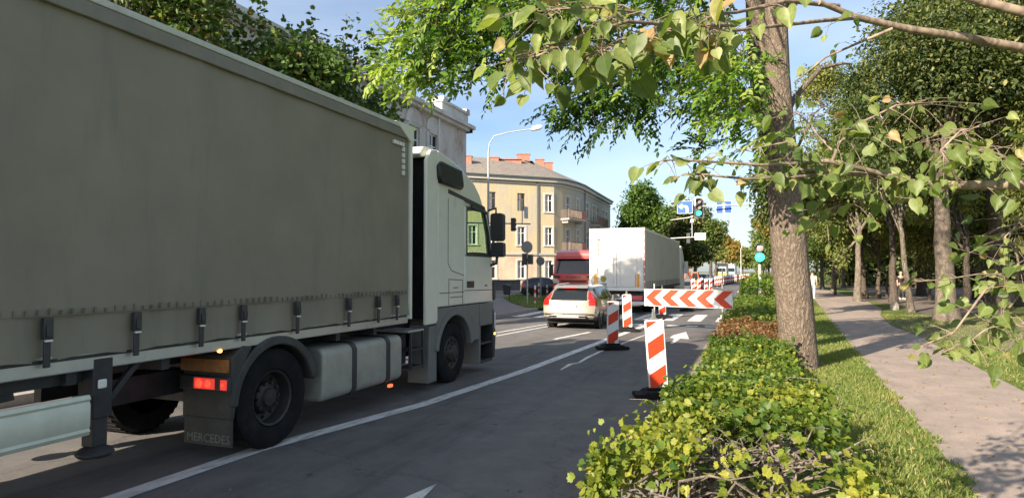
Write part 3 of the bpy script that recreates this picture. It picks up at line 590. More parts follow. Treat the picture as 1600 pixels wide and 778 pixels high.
def beacon(label, px, py, rz, tilt, sc=1):
    p = G(px, py); o = copy_tree(bc, None, p, R(rz), label); o.scale = (sc, sc, sc)
    for c in o.children:
        if not c.name.startswith('rubber'): c.rotation_euler = (R(tilt[0]), R(tilt[1]), 0)
    return o
beacon('shaded striped beacon on a rubber foot right of the beige estate car', 957, 546, 32, (0, 1))
beacon('upright striped beacon at the rear corner of the beige estate car', 981, 518, 12, (0, -1.5))
beacon('striped beacon mostly hidden behind the chevron board', 1035, 497, 20, (0, 0))
fo = G(1073, 486); f = MB(); f.prism([(-.3, .0), (.3, .0), (.27, .1), (-.27, .1)], 'y', -.18, .18); f.prism([(-.2, .1), (.2, .1), (.17, .14), (-.17, .14)], 'y', -.08, .08)
f = f.build('rubber_foot', M_blk, bevel=.01); f.location = fo; f.rotation_euler.z = R(20); tag(f, 'empty black rubber foot lying on the zebra crossing without a beacon', 'rubber foot')
# row of far beacons along the closed lane
far = [(1083, 457), (1087, 454), (1092, 457), (1097, 453), (1103, 456), (1110, 455)]
for i, (x, y) in enumerate(far): beacon('red and white beacon in the far cluster beyond the white curtain trailer', x, y, 20 + 8 * (i % 3), (0, (-2, 1, 3)[i % 3]), 1.05)['group'] = 'far cluster of beacons beyond the white trailer'
for i in range(16):
    x = 1119 + i * 3.4; y = 448 - i * .78; beacon('small red and white beacon in the distant line beside the oncoming lorries', x, y, 20, (0, (i % 3) - 1), 1.1)['group'] = 'distant line of beacons beside the oncoming lorries'
# chevron board
L_ = A(1007.5, 466, 20.6); R_ = A(1145, 472, 18.8); L_.z = R_.z = 1.02; dd = (R_ - L_); W = dd.length; rz = math.atan2(dd.y, dd.x)
br = thing('chevron_barrier', 'long white barrier board with red chevrons pointing left on two thin posts', 'barrier', (0, 0, 0), rz)
b = MB(); b.box(0, W, -.015, .015, .755, 1.285); bo = b.build('chevron_board', M_swht, br); bo.location = (0, 0, 0)
s = MB(); n = 5; pitch = W / n * .985; h = .25
for k in range(n):
    x = .04 + k * pitch; a = .30
    for q in ([(x, 1.02), (x + a, 1.275), (x + a + .31, 1.275), (x + .31, 1.02)], [(x, 1.02), (x + .31, 1.02), (x + a + .31, .765), (x + a, .765)]):
        q = clip(q, .012, W - .012, .765, 1.275)
        if q: s.prism(q, 'y', -.018, -.0155)
s.build('chevron', M_sred, bo)
e = MB(); e.box(-.012, 0, -.02, .02, .745, 1.295); e.box(W, W + .012, -.02, .02, .745, 1.295); e.box(0, W, -.02, .02, .745, .755); e.box(0, W, -.02, .02, 1.285, 1.295); e.build('board_edge', M_steel, bo)
for xx, ht in ((.32, 1.46), (W - .32, 1.95)):
    q = MB(); q.tube([(xx, .035, .0), (xx, .035, ht)], .024, 10); q.box(xx - .06, xx + .06, -.05, .12, 0, .03); q.box(xx - .05, xx + .05, .0, .06, .85, .9); q.box(xx - .05, xx + .05, .0, .06, 1.14, 1.19)
    q.build('barrier_post', M_steel, br)
br.location = (L_.x, L_.y, 0)

# ------------------------------------------------------------------ signals, signs, lamps
M_green = mat('green_signal_light', (.02, 1, .42), .3, emit=3.0, var=.01); M_lens = mat('unlit_lens', (.25, .22, .2), .2, var=.1); M_sblu = mat('blue_sign_face', (.008, .085, .4), .4, var=.05)
def signal_head(parent, c, s=1, green=True, mats=None, back=False):
    """three lenses, facing -Y"""
    h = MB(); h.prism([(c[0] + a * s, c[2] + b * s) for a, b in rrect(-.17, .17, -.5, .5, .05)], 'y', c[1], c[1] + .2 * s)
    sgn = 1 if back else -1; yf = c[1] + (.2 * s if back else 0)
    for k in range(3):
        z = c[2] + (.32 - .32 * k) * s
        h.lathe([(.145 * s, 0), (.15 * s, sgn * .2 * s), (.14 * s, sgn * .2 * s), (.13 * s, 0)], (c[0], yf, z), 'y', 16)
    ho = h.build('signal_head', M_dark, parent)
    for k in range(3):
        z = c[2] + (.32 - .32 * k) * s; m = MB().lathe([(.125 * s, sgn * .01), (.1 * s, sgn * .03), (.001, sgn * .04)], (c[0], yf, z), 'y', 16)
        m.build('signal_lens', M_green if (green and k == 2) else M_lens, ho)
    return ho
g = A(1187, 402, 30)
ts = thing('traffic_light', 'traffic light on a grey pole by the hedge showing a large round green light', 'traffic light', (g.x, g.y, .1))
q = MB(); q.tube([(g.x, g.y + .1, .1), (g.x, g.y + .1, 2.25)], .075, 12); q.tube([(g.x, g.y + .1, 2.2), (g.x, g.y + .1, 2.34)], .1, 12, 1); q.build('pole', [M_steel, M_dark], ts)
h = MB(); h.prism([(g.x + a, 2.53 + b) for a, b in rrect(-.2, .2, -.22, .62, .1)], 'y', g.y, g.y + .22); h.lathe([(.2, 0), (.22, -.22), (.205, -.22), (.19, 0)], (g.x, g.y, 2.51), 'y', 20); h.lathe([(.19, 0), (.2, -.16), (.19, -.16), (.18, 0)], (g.x, g.y, 2.94), 'y', 20); ho = h.build('signal_head', M_dark, ts)
MB().lathe([(.2, -.14), (.15, -.19), (.001, -.21)], (g.x, g.y, 2.51), 'y', 24).build('green_light', M_green, ho)
MB().lathe([(.17, -.02), (.12, -.05), (.001, -.07)], (g.x, g.y, 2.94), 'y', 24).build('signal_lens', mat('pale_lens', (.3, .28, .25), .2), ho)
# gantry over the right lanes
D = 43; pa = A(1070, 322, D); pb = A(1092, 324, D); pc = A(1131, 322, D); zt = pb.z
gn = thing('signal_gantry', 'mast arm over the road with a green signal between two blue arrow signs', 'signal gantry', (1.35, pb.y + .4, .1))
q = MB(); q.tube([(1.35, pb.y + .4, 0), (1.35, pb.y + .4, zt + .3)], [.13, .09], 12); q.tube([(1.35, pb.y + .4, zt + .12), (pa.x - .5, pa.y + .3, zt + .05)], [.07, .045], 10); q.build('mast_arm', M_steel, gn)
hb = MB(); hb.box(pb.x - .32, pb.x + .32, pb.y + .21, pb.y + .225, zt - .72, zt + .72); hb.build('backing_board', M_white, gn)
signal_head(gn, (pb.x, pb.y, zt), 1.25)
def sign(parent, c, kind):
    b = MB(); b.box(c[0] - .5, c[0] + .5, c[1], c[1] + .03, c[2] - .42, c[2] + .42); bo = b.build('blue_sign', M_sblu, parent)
    e = MB(); x0, x1, z0, z1 = c[0] - .5, c[0] + .5, c[2] - .42, c[2] + .42; t = .018; yy = (c[1] - .006, c[1] - .003)
    e.box(x0, x1, *yy, z0, z0 + t); e.box(x0, x1, *yy, z1 - t, z1); e.box(x0, x0 + t, *yy, z0 + t, z1 - t); e.box(x1 - t, x1, *yy, z0 + t, z1 - t)
    X = lambda pts: e.prism([(c[0] + a, c[2] + b_) for a, b_ in pts], 'y', c[1] - .007, c[1] - .003)
    if kind == 'left':
        X([(-.42, .06), (-.18, .27), (-.18, .13), (-.02, .13), (-.02, .0), (-.18, .0), (-.18, -.15)])
        X([(-.02, .0), (-.02, .13), (.1, .12), (.19, .05), (.22, -.06), (.22, -.36), (.07, -.36), (.07, -.06), (.04, -.01)])
    else:
        X([(-.06, -.36), (.06, -.36), (.06, .1), (-.06, .1)]); X([(-.2, .1), (0, .38), (.2, .1)])
    e.build('arrow', M_white, bo)
sign(gn, (pa.x, pa.y - .02, zt), 'left'); sign(gn, (pc.x, pc.y - .02, zt), 'straight')
# second mast with arm, seen from behind, over the trailer
D = 52; p0 = A(1040, 373, D); p1 = A(1083, 372, D); p2 = A(1093, 371, D)
g2 = thing('signal_mast', 'grey mast arm above the white trailer with a white box', 'signal mast', (p0.x - 6, p0.y, .1))
q = MB(); q.tube([(p0.x - 2.6, p0.y, 0), (p0.x - 2.6, p0.y, p0.z + .5)], .1, 10); q.tube([(p0.x - 2.6, p0.y, p0.z - .1), (p2.x, p0.y, p2.z)], [.06, .045], 10); q.tube([(p1.x, p0.y, p1.z), (p1.x, p0.y, p1.z + 1.7)], .04, 8); q.tube([(p1.x - 1.7, p0.y, p1.z + 1.45), (p1.x - .3, p0.y, p1.z + 1.6), (p1.x + .1, p0.y, p1.z + 1.72)], [.03, .05, .06], 8); q.box(p1.x - .13, p1.x + .13, p0.y - .1, p0.y + .1, p1.z + 1.2, p1.z + 1.45); q.build('mast_arm', M_steel, g2)
signal_head(g2, (p1.x - .32, p0.y + .1, p1.z - .02), .8, False, back=True)
q = MB(); q.box(p1.x + .2, p1.x + 1.05, p0.y - .08, p0.y + .08, p2.z - .25, p2.z + .3); q.build('camera_box', M_white, g2, bevel=.02)
# left mast arm behind the cab
D = 44; p0 = A(720, 348, D); p1 = A(803, 350, D); p2 = A(829, 350, D)
g3 = thing('signal_mast', 'thin mast arm with a dark signal back in front of the yellow house', 'signal mast', (p0.x, p0.y, .1))
q = MB(); q.tube([(p0.x, p0.y, 0), (p0.x, p0.y, p0.z + .4)], .1, 10); q.tube([(p0.x, p0.y, p0.z), (p2.x, p2.y, p2.z)], .05, 8); ps = A(816, 312, D); q.tube([(ps.x, ps.y, p2.z), (ps.x, ps.y, ps.z)], .035, 8); q.box(ps.x + .25, ps.x + .32, ps.y - .3, ps.y + .3, ps.z - 1.3, ps.z - .5); q.build('mast_arm', M_steel, g3)
signal_head(g3, (p1.x, p1.y - .2, p1.z - .05), .9, False, back=True)
# street lamp
D = 32; b0 = A(763, 300, D); hd = A(836, 199, D)
lp = thing('street_lamp', 'tall pale street lamp with a curved arm above the cream cab', 'street lamp', (b0.x, b0.y, .12))
q = MB(); zt = A(763, 240, D).z; pts = [(b0.x, b0.y, .1), (b0.x, b0.y, 3), (b0.x, b0.y, zt)]; rd = [.08, .065, .045]
pe = A(829, 202, D); pk = A(772, 213, D); pm = A(765, 224, D); pq = A(795, 207, D)
for v_ in (pm, pk, pq, pe): pts.append(tuple(v_)); rd.append(.03)
q.tube(pts, rd, 12); q.build('pole', mat('pale_grey_pole', (.36, .38, .38), .5), lp)
hdm = MB(); d_ = (A(846, 196, D) - pe); hdm.prism([(0, -.05), (.1, -.12), (.5, -.12), (.62, -.03), (.5, .09), (.12, .09)], 'y', -.14, .14); ho = hdm.build('lamp_head', M_white, None, bevel=.03); ho.parent = lp
ho.location = pe - lp.location; ho.rotation_euler = (0, R(-14), R(20))
# signs on poles on the corner
def pole_sign(px, py_base, py_sign, D, r, label, octa=False, box=False):
    b = A(px, py_base, D); c = A(px, py_sign, D); t = thing('sign_pole', label, 'road sign', (b.x, b.y, .14))
    q = MB(); q.tube([(b.x, b.y, .1), (b.x, b.y, c.z + r * .9)], .04, 8); q.build('pole', M_steel, t)
    s_ = MB(); n_ = 8 if octa else 24; s_.lathe([(.001, 0), (r, 0), (r, .02), (.001, .02)], (b.x, b.y - .07, c.z), 'y', n_); s_.bar((b.x - r * .6, b.y - .085, c.z + r * .3), (b.x + r * .6, b.y - .085, c.z + r * .3), .03, .03); s_.bar((b.x - r * .6, b.y - .085, c.z - r * .3), (b.x + r * .6, b.y - .085, c.z - r * .3), .03, .03)
    s_.build('sign_back', mat('grey_sign_back', (.22, .225, .23), .5, metal=.2), t)
    if box:
        k = A(px, 405, D); m = MB(); m.box(k.x - .28, k.x - .05, k.y - .06, k.y + .2, k.z - .3, k.z + .3); m.box(k.x + .05, k.x + .26, k.y - .06, k.y + .2, k.z - .26, k.z + .24); m.box(k.x - .12, k.x + .12, k.y - .05, k.y + .05, k.z - .05, k.z + .05); m.build('pedestrian_signal', M_dark, t, bevel=.02)
    return t
pole_sign(824, 481, 386, 33, .31, 'grey pole with a round sign seen from behind above a dark pedestrian signal', box=True)
pole_sign(845, 470, 408, 40, .29, 'thinner pole with an octagonal sign seen from behind beside the dark hatchback', octa=True)
def post(px, py, D, h, label):
    b = A(px, py, D); o = MB()
    for k in range(5): o.tube([(0, 0, h * k / 5), (0, 0, h * (k + 1) / 5)], .05, 10, 0 if k % 2 == 0 else 1)
    o.tube([(0, 0, h), (0, 0, h + .04)], [.05, .02], 10, 1); o = o.build('bollard', [M_swht, mat('dull_red', (.55, .05, .05), .5)]); o.location = (b.x, b.y, .14); tag(o, label, 'bollard', 'red and white bollards on the corner')
post(836, 481, 33, .98, 'nearest red and white bollard on the grass island right of the sign poles')
post(842, 463, 41, .95, 'red and white bollard in front of the dark hatchback door')
post(855, 464, 41, .85, 'red and white bollard between the dark hatchback and the beige estate car')
b = A(792, 470, 37); bn = thing('litter_bin', 'dark litter bin on a short post at the edge of the grass island', 'litter bin', (b.x, b.y, .12))
q = MB(); q.prism([(-.16, .38), (.16, .38), (.2, .9), (-.2, .9)], 'y', -.14, .14); q.prism([(-.21, .84), (-.1, .9), (.21, .84), (.21, .92), (-.1, 1.0), (-.21, .93)], 'y', -.16, .16)
q = q.build('bin_body', M_dark, None, bevel=.02); q.parent = bn
q = MB(); q.tube([(.17, 0, 0), (.17, 0, .8)], .03, 8); q = q.build('post', M_dark, None); q.parent = bn

# ------------------------------------------------------------------ cars
M_beige = mat('champagne_car_paint', (.3, .265, .205), .3, metal=.25, var=.02, coat=.8); M_navy = mat('dark_car_paint', (.012, .02, .026), .25, var=.05, coat=.8); M_blue = mat('blue_car_paint', (.1, .2, .36), .3, coat=.7, var=.03)
M_lampred = mat('red_lamp_glass', (.45, .012, .01), .12, var=.04, coat=.6); M_plate = mat('number_plate', (.72, .72, .7), .4, var=.03); M_ink = mat('plate_ink', (.3, .3, .32), .6)
def ss(x, pts):
    xs, ys = zip(*pts); return np.interp(x, xs, ys)
def car(name, label, loc, rz, paint, spec, group=None, detail=True, nu=150, nv=72):
    """length along +Y from the rear bumper; the shell is one dense lofted sheet, its glass and lamps are cut from it as parts"""
    root = thing(name, label, 'car', (0, 0, 0), 0, group); Lc, Wc = spec['L'], spec['W']
    us = np.linspace(0, 1, nu); vs = np.linspace(0, 1, nv)
    def point(u, v):
        y0 = u * Lc; zt = ss(y0, spec['roof']); zb = ss(y0, spec['bot']); belt = min(ss(y0, spec['belt']), zt - .02); w = Wc / 2 * ss(y0, spec['plan']); wr = w * ss(y0, spec['tumble'])
        if v < .1: x, z = w * .93 * v / .1, zb
        elif v < .52:
            t = (v - .1) / .42; z = zb + (belt - zb) * t; x = w * (.93 + .07 * math.sin(min(1, t * 1.35) * math.pi / 2) - .035 * max(0, t - .75) / .25)
        elif v < .82:
            t = (v - .52) / .3; z = belt + (zt - .07 - belt) * t; x = w * .965 + (wr - w * .965) * (t ** 1.15)
        else:
            t = (v - .82) / .18; a = t * math.pi / 2; x = wr * (math.cos(a) ** .75 if t < 1 else 0); z = zt - .07 + .07 * math.sin(a) ** .8
        yr = ss(z, spec['rear']); yf = ss(z, spec['front']); y = yr + u * (Lc - yr - yf)
        c = abs(x) / (Wc / 2); e = .10 * c ** 4
        y += e * (1 - u) ** 6 * 1.1 - e * u ** 6 * 1.6
        return x, y, z
    grid = np.array([[point(u, v) for v in vs] for u in us]); pts = []; faces = []; idx = {}
    V = np.concatenate([grid.reshape(-1, 3), grid.reshape(-1, 3) * [-1, 1, 1]]); n1 = nu * nv
    F = []
    for i in range(nu - 1):
        for j in range(nv - 1):
            a, b_, c, d = i * nv + j, (i + 1) * nv + j, (i + 1) * nv + j + 1, i * nv + j + 1
            F.append((a, b_, c, d)); F.append((a + n1, d + n1, c + n1, b_ + n1))
    V = V.tolist()
    ns = 60
    for ui, sg in ((0, 1), (nu - 1, -1)):
        base = len(V)
        for j in range(nv):
            x, y, z = grid[ui, j]
            for k in range(ns + 1):
                t = -1 + 2 * k / ns; xx = x * t; c0 = abs(x) / (Wc / 2); e = .10 * ((abs(xx) / (Wc / 2)) ** 4 - c0 ** 4); V.append((xx, y + e * (1.1 if ui == 0 else -1.6), z))
        for j in range(nv - 1):
            for k in range(ns):
                a = base + j * (ns + 1) + k; q_ = (a, a + 1, a + ns + 2, a + ns + 1); F.append(q_ if sg > 0 else q_[::-1])
    V = np.array(V); cen = np.array([V[list(f)].mean(0) for f in F]); nr = []
    for f in F:
        p_ = V[list(f)]; nn = np.cross(p_[2] - p_[0], p_[3] - p_[1]); l_ = np.linalg.norm(nn); nr.append(nn / l_ if l_ > 1e-9 else (0, 0, 0))
    nr = np.array(nr); cl_ = [spec['classify'](c, n_) for c, n_ in zip(cen, nr)]
    def part(nm, ids, m, parent, off=0.0, sm=40):
        if not ids: return None
        mb = MB(); mp_ = {}
        for i in ids:
            f_ = []
            for vi in F[i]:
                key = tuple(np.round(V[vi], 5))
                if key not in mp_: mp_[key] = len(mb.v); mb.v.append(V[vi] + np.array(nr[i]) * off)
                if not f_ or f_[-1] != mp_[key]: f_.append(mp_[key])
            f_ = list(dict.fromkeys(f_))
            if len(f_) > 2: mb.f.append(tuple(f_)); mb.m.append(0)
        return mb.build(nm, m, parent, smooth=sm)
    body = part('body', [i for i, c in enumerate(cl_) if c in ('paint', 'trim')], paint, root)
    for kind, m in spec['mats'].items():
        for sd in ((-1, 1) if kind.split('.')[0] in spec['pairs'] else (0,)):
            ids = [i for i, c in enumerate(cl_) if c == kind and (sd == 0 or cen[i][0] * sd > 0)]
            part(kind.split('.')[0], ids, m, body)
    wr_ = spec['wr']; wx = Wc / 2 - .025
    for yy in spec['axles']:
        for sd in (-1, 1):
            wheel(root, (sd * wx, yy, wr_), wr_, .22, sd, nuts=5, deep=.02, rimmat=spec['rim'])
            am = MB(); am.lathe([(wr_ * 1.02, 0), (wr_ * 1.2, sd * .002), (wr_ * 1.2, -sd * .02)], (sd * (Wc / 2 - .012), yy, wr_ + .02), 'x', 30); am.build('wheel_arch', M_dark, body)
    spec['extra'](root, body)
    root.location = loc; root.rotation_euler.z = rz; return root
def inpoly(p, poly):
    c = False; n = len(poly)
    for i in range(n):
        (x1, y1), (x2, y2) = poly[i], poly[(i + 1) % n]
        if (y1 > p[1]) != (y2 > p[1]) and p[0] < (x2 - x1) * (p[1] - y1) / (y2 - y1) + x1: c = not c
    return c
def est_class(c, n):
    x, y, z = abs(c[0]), c[1], c[2]
    wl, wr_ = [(.42, 1.01), (.52, 1.32), (.95, 1.38), (1.02, .985)], None
    if n[1] < -.25 and z > .9 and z < 1.36:
        hw = .56 + (1.36 - z) * .2
        if z > .97 and x < hw: return 'rear_window'
    if (n[1] < -.2 or x > .6) and y < .62 and x > .5:
        if z > 1.0 and z < 1.36 and x > .60 + (1.36 - z) * .14 and y < .42 and not (n[0] ** 2 > .8 and y > .36): return 'tail_lamp'
        if .8 < z <= 1.0 and x > .68 and y < .1 + (z - .8) * .9 + .22 * (x > .8): return 'tail_lamp'
    if x > .5 and abs(n[0]) > .4 and n[2] < .8:
        for poly in ([(.55, 1.03), (.62, 1.33), (1.18, 1.40), (1.22, 1.0)], [(1.29, .995), (1.25, 1.405), (2.05, 1.43), (2.12, .97)], [(2.2, .968), (2.14, 1.432), (2.62, 1.40), (3.32, .98), (3.3, .95)]):
            if inpoly((y, z), poly): return 'side_window'
    if z < .42: return 'lower_trim'
    if y > 2.6 and n[1] > .2 and z > .98 and x < .66: return 'windscreen'
    if n[1] > .2 and .58 < z < .75 and x > .5: return 'headlamp'
    return 'paint'
def est_extra(root, body):
    m = MB(); m.box(-.27, .27, -.012, .0, .74, .85); pl_ = m.build('number_plate', M_plate, root); pl_.location.y = .015
    m = MB()
    for k in range(8): m.box(-.2 + k * .052, -.168 + k * .052, -.016, -.0115, .765, .83)
    m.build('plate_mark', M_ink, pl_).location.y = 0
    t = text_mesh('VOLVO', .085, Matrix.Translation((0, .04, .945)) @ Matrix.Rotation(R(90), 4, 'X'), 'tailgate_lettering', M_chrome, body, .012, 1.9)
    m = MB(); m.prism(rrect(-.62, .62, .40, .5, .03), 'y', -.045, .05); m.build('bumper_plate', M_rail if False else M_chrome, root, bevel=.01)
    m = MB()
    for sd in (-1, 1): m.prism(rrect(sd * .5 - .13, sd * .5 + .13, .42, .475, .02), 'y', -.055, .0)
    m.box(-.85, .85, -.02, .1, .52, .54); m.build('exhaust', M_blk, root)
    for sd in (-1, 1):
        m = MB(); m.tube([(sd * .62, .75, 1.455), (sd * .63, .9, 1.49), (sd * .63, 2.3, 1.515), (sd * .62, 2.5, 1.46)], .016, 8); m.build('roof_rail', M_chrome, root)
        m = MB(); m.prism(rrect(sd * 1.0 - .11, sd * 1.0 + .11, .95, 1.1, .05), 'y', 3.0, 3.14); m.build('wing_mirror', M_beige, root, bevel=.02)
        m = MB(); m.box(sd * .925 - .012, sd * .925 + .012, 1.4, 1.6, .86, .885); m.box(sd * .925 - .012, sd * .925 + .012, 2.3, 2.5, .86, .885); m.build('door_handle', M_beige, root, bevel=.006)
        m = MB()
        for yy, z0 in ((1.27, .45), (2.17, .42), (3.1, .42)): m.box(sd * .918 - .008, sd * .918 + .008, yy, yy + .008, z0, .93)
        m.build('door_seam', M_blk, root)
    m = MB(); m.prism([(.30, 1.385), (.44, 1.45), (.62, 1.47), (.62, 1.44)], 'x', -.58, .58); m.build('roof_spoiler', M_beige, root)
    m = MB(); m.box(-.2, .2, .3, .33, 1.385, 1.405); m.build('brake_lamp', M_redlit, root)
    m = MB(); m.bar((-.05, .17, 1.01), (.3, .2, 1.05), .012, .012); m.build('rear_wiper', M_blk, root)
    m = MB(); m.box(-.8, .8, .3, 4.3, .2, .34); m.build('underbody', M_blk, root)
EST = dict(L=4.63, W=1.87, wr=.335, axles=(.93, 3.7), rim=mat('dark_alloy', (.1, .1, .1), .35, metal=.7),
    roof=[(0, 1.30), (.2, 1.40), (.5, 1.46), (1.2, 1.49), (2.3, 1.48), (2.7, 1.42), (3.45, .99), (4.1, .88), (4.63, .72)],
    bot=[(0, .36), (.5, .24), (4.1, .2), (4.63, .26)], belt=[(0, 1.0), (1, .985), (2.2, .955), (3.3, .93), (4.1, .8), (4.63, .64)],
    plan=[(0, .955), (.3, .985), (.9, 1), (3.6, 1), (4.2, .95), (4.63, .86)], tumble=[(0, .70), (.6, .735), (2.3, .75), (2.8, .78), (3.4, .92), (4.63, .9)],
    rear=[(.2, .14), (.36, .05), (.5, .0), (.6, .0), (.72, .04), (.95, .07), (1.05, .12), (1.3, .34), (1.5, .5)], front=[(.2, .1), (.4, .0), (.7, .03), (.9, .3)], classify=est_class,
    mats={'rear_window': M_glass, 'tail_lamp': M_lampred, 'side_window': M_glass, 'windscreen': M_glass, 'lower_trim': M_dark, 'headlamp': M_chrome}, pairs=('tail_lamp', 'side_window', 'headlamp'), extra=est_extra)
tl_, tr_ = G(856, 514), G(920, 517)
pc = (tl_ + tr_) / 2
car('estate_car', 'champagne beige estate car seen from behind, waiting behind the white curtain trailer', (pc.x - .0, 19.6, 0), R(0), M_beige, EST).scale = (.955, .96, .95)
def hat_class(c, n):
    x, y, z = abs(c[0]), c[1], c[2]
    if n[1] < -.2 and .95 < z < 1.32 and x < .56: return 'rear_window'
    if n[1] < -.1 and .75 < z < 1.2 and x > .6 and y < .35: return 'tail_lamp'
    if x > .45 and abs(n[0]) > .4 and n[2] < .8:
        for poly in ([(.45, .98), (.62, 1.3), (1.5, 1.38), (1.55, .95)], [(1.62, .95), (1.58, 1.38), (2.2, 1.36), (2.95, .96), (2.95, .93)]):
            if inpoly((y, z), poly): return 'side_window'
    if z < .34: return 'lower_trim'
    if y > 2.1 and n[1] > .2 and z > .96 and x < .62: return 'windscreen'
    if n[1] > .15 and .6 < z < .8 and x > .45: return 'headlamp'
    return 'paint'
def hat_extra(root, body):
    for sd in (-1, 1):
        m = MB(); m.prism(rrect(sd * .92 - .1, sd * .92 + .1, .92, 1.06, .04), 'y', 2.62, 2.74); m.build('wing_mirror', M_dark, root, bevel=.02)
    m = MB(); m.box(-.7, .7, .3, 3.6, .18, .32); m.build('underbody', M_blk, root)
HAT = dict(L=3.85, W=1.7, wr=.3, axles=(.6, 3.05), rim=M_alu, roof=[(0, 1.2), (.2, 1.33), (.6, 1.44), (1.3, 1.47), (2.0, 1.42), (2.9, .98), (3.5, .86), (3.85, .7)],
    bot=[(0, .32), (.4, .22), (3.4, .2), (3.85, .26)], belt=[(0, .95), (2, .92), (2.9, .9), (3.5, .78), (3.85, .62)], plan=[(0, .92), (.4, 1), (3, 1), (3.85, .84)], tumble=[(0, .72), (1, .76), (2.2, .78), (2.9, .92), (3.85, .9)],
    rear=[(.2, .1), (.45, 0), (.85, .04), (1.2, .2), (1.47, .4)], front=[(.2, .08), (.45, 0), (.7, .05), (.9, .25)], classify=hat_class,
    mats={'rear_window': M_glass, 'tail_lamp': M_lampred, 'side_window': M_glass, 'windscreen': M_glass, 'lower_trim': M_dark, 'headlamp': M_chrome}, pairs=('tail_lamp', 'side_window', 'headlamp'), extra=hat_extra)
p = A(812, 466, 45); car('hatchback', 'small dark hatchback on the side street behind the grass island', (p.x, p.y, 0), R(-68), M_navy, HAT, nu=90, nv=50)
for px, D, m, lb in ((1098, 96, M_navy, 'dark car far ahead between the beacon cluster and the yellow lorry'), (1108, 108, M_blue, 'small blue oncoming car in front of the yellow fronted lorry')):
    p = A(px, 424, D); car('parked_car' if m is M_navy else 'oncoming_car', lb, (p.x, p.y, 0), R(180), m, HAT, nu=50, nv=36)

# ------------------------------------------------------------------ white curtain trailer ahead
xr = -4.4; yb = 27.6; WT = 2.42; x1 = xr - WT; HT = 3.72; zf = 1.12
wt = thing('trailer_lorry', 'white box trailer with grey curtain side, seen from behind ahead of the beige car', 'lorry', (xr - WT / 2, yb, 0))
M_wtr = mat('white_trailer_door', (.7, .69, .66), .4, var=.03, dirt=((.55, .52, .47), .62, (1, 1, .5)), dscale=.8); M_tarp = mat('ash_grey_curtain', (.5, .475, .44), .6, var=.1, scale=1.2, dirt=((.37, .355, .32), .55, (1, .3, 1)), dscale=1.5); M_frm = mat('pinkish_frame_tape', (.45, .2, .19), .5, var=.2)
b = MB(); b.box(x1 + .06, xr - WT / 2 - .006, yb - .03, yb + .02, zf + .05, HT - .12); b.box(xr - WT / 2 + .006, xr - .06, yb - .03, yb + .02, zf + .05, HT - .12); do = b.build('rear_door', M_wtr, wt, bevel=.008)
b = MB(); b.box(x1, x1 + .055, yb - .02, yb + .05, zf, HT - .1); b.box(x1, xr, yb - .035, yb + .05, HT - .1, HT); b.box(x1, xr, yb - .04, yb + .05, zf - .1, zf + .04); b.build('rear_frame', M_white, wt)
b = MB(); b.box(xr - .055, xr + .01, yb - .045, yb + .07, zf, HT - .02); b.build('corner_post', M_frm, wt)
b = MB()
for k in range(8): b.box(xr - .045, xr, yb - .06, yb - .046, zf + .25 + k * .32, zf + .33 + k * .32)
for xx in (xr - WT / 2 - .16, xr - WT / 2 + .16, xr - .35, x1 + .35): b.tube([(xx, yb - .05, zf + .04), (xx, yb - .05, HT - .14)], .013, 6)
b.build('door_lock_bar', M_white, do)
for xx in (x1 + .2, xr - .42):
    b = MB(); b.box(xx, xx + .18, yb - .04, yb - .031, zf + .04, zf + .62); b.build('warning_plate', mat('amber_plate', (.78, .36, .04), .4, var=.05), do)
b = MB(); b.lathe([(.001, 0), (.13, 0), (.13, -.006), (.001, -.006)], (x1 + .62, yb - .034, zf + .4), 'y', 18); s_ = b.build('sticker', mat('olive_sticker', (.28, .27, .05), .5), do)
b = MB()
for k in range(3): b.box(x1 + .5, x1 + .76, yb - .036, yb - .031, zf + .05 + k * .06, zf + .085 + k * .06)
rs = random.Random(2)
for k in range(11): b.box(x1 + .36, x1 + .36 + rs.uniform(.08, .13), yb - .036, yb - .031, 2.55 + k * .055, 2.588 + k * .055)
b.prism([(x1 + .34, 3.3), (x1 + .4, 3.18), (x1 + .46, 3.16), (x1 + .52, 3.24), (x1 + .42, 3.27), (x1 + .38, 3.36)], 'y', yb - .036, yb - .031)
b.build('door_marking', mat('faded_print', (.09, .09, .09), .6), do)
b = MB(); 
for k in range(8):
    ya, yc_ = yb + .07 + k * 1.66, yb + .07 + (k + 1) * 1.66 - .012
    b.box(xr - .02, xr, ya, yc_, zf + .0, HT - .12)
b.box(x1, x1 + .02, yb + .07, yb + 13.3, zf, HT - .12); b.build('curtain', M_tarp, wt)
b = MB(); b.box(x1, xr + .012, yb + .05, yb + 13.4, HT - .12, HT - .02); b.box(x1, xr, yb + 13.35, yb + 13.45, zf, HT); b.build('roof_edge', M_white, wt)
b = MB()
for k in range(24):
    b.box(xr - .0, xr + .02, yb + .4 + k * .54, yb + .46 + k * .54, zf - .05, zf + .3)
b.box(xr - .05, xr - .0, yb, yb + 13.4, zf - .12, zf); b.build('strap_row', mat('grey_straps', (.11, .1, .095), .7), wt)
b = MB(); b.box(x1 + .3, xr - .3, yb + .5, yb + 13, .75, zf - .02); b.box(x1, xr, yb + .05, yb + 13.3, zf - .06, zf - .01); b.build('chassis', M_chas, wt)
b = MB(); b.box(x1 + .02, xr - .02, yb - .06, yb + .08, .42, .56); b.box(x1 + .1, xr - .1, yb + .0, yb + .06, .6, .86, 1); b.build('underrun_bar', [M_white, M_dark], wt, bevel=.01)
for xx in (x1 + .06, xr - .62):
    b = MB(); b.box(xx, xx + .5, yb - .04, yb + .02, .62, .8); b.build('tail_lamp', mat('pink_red_lamp', (.7, .1, .12), .3), wt)
b = MB(); b.box(xr - WT / 2 - .26, xr - WT / 2 + .26, yb - .05, yb - .03, .64, .76); b.build('number_plate', M_plate, wt)
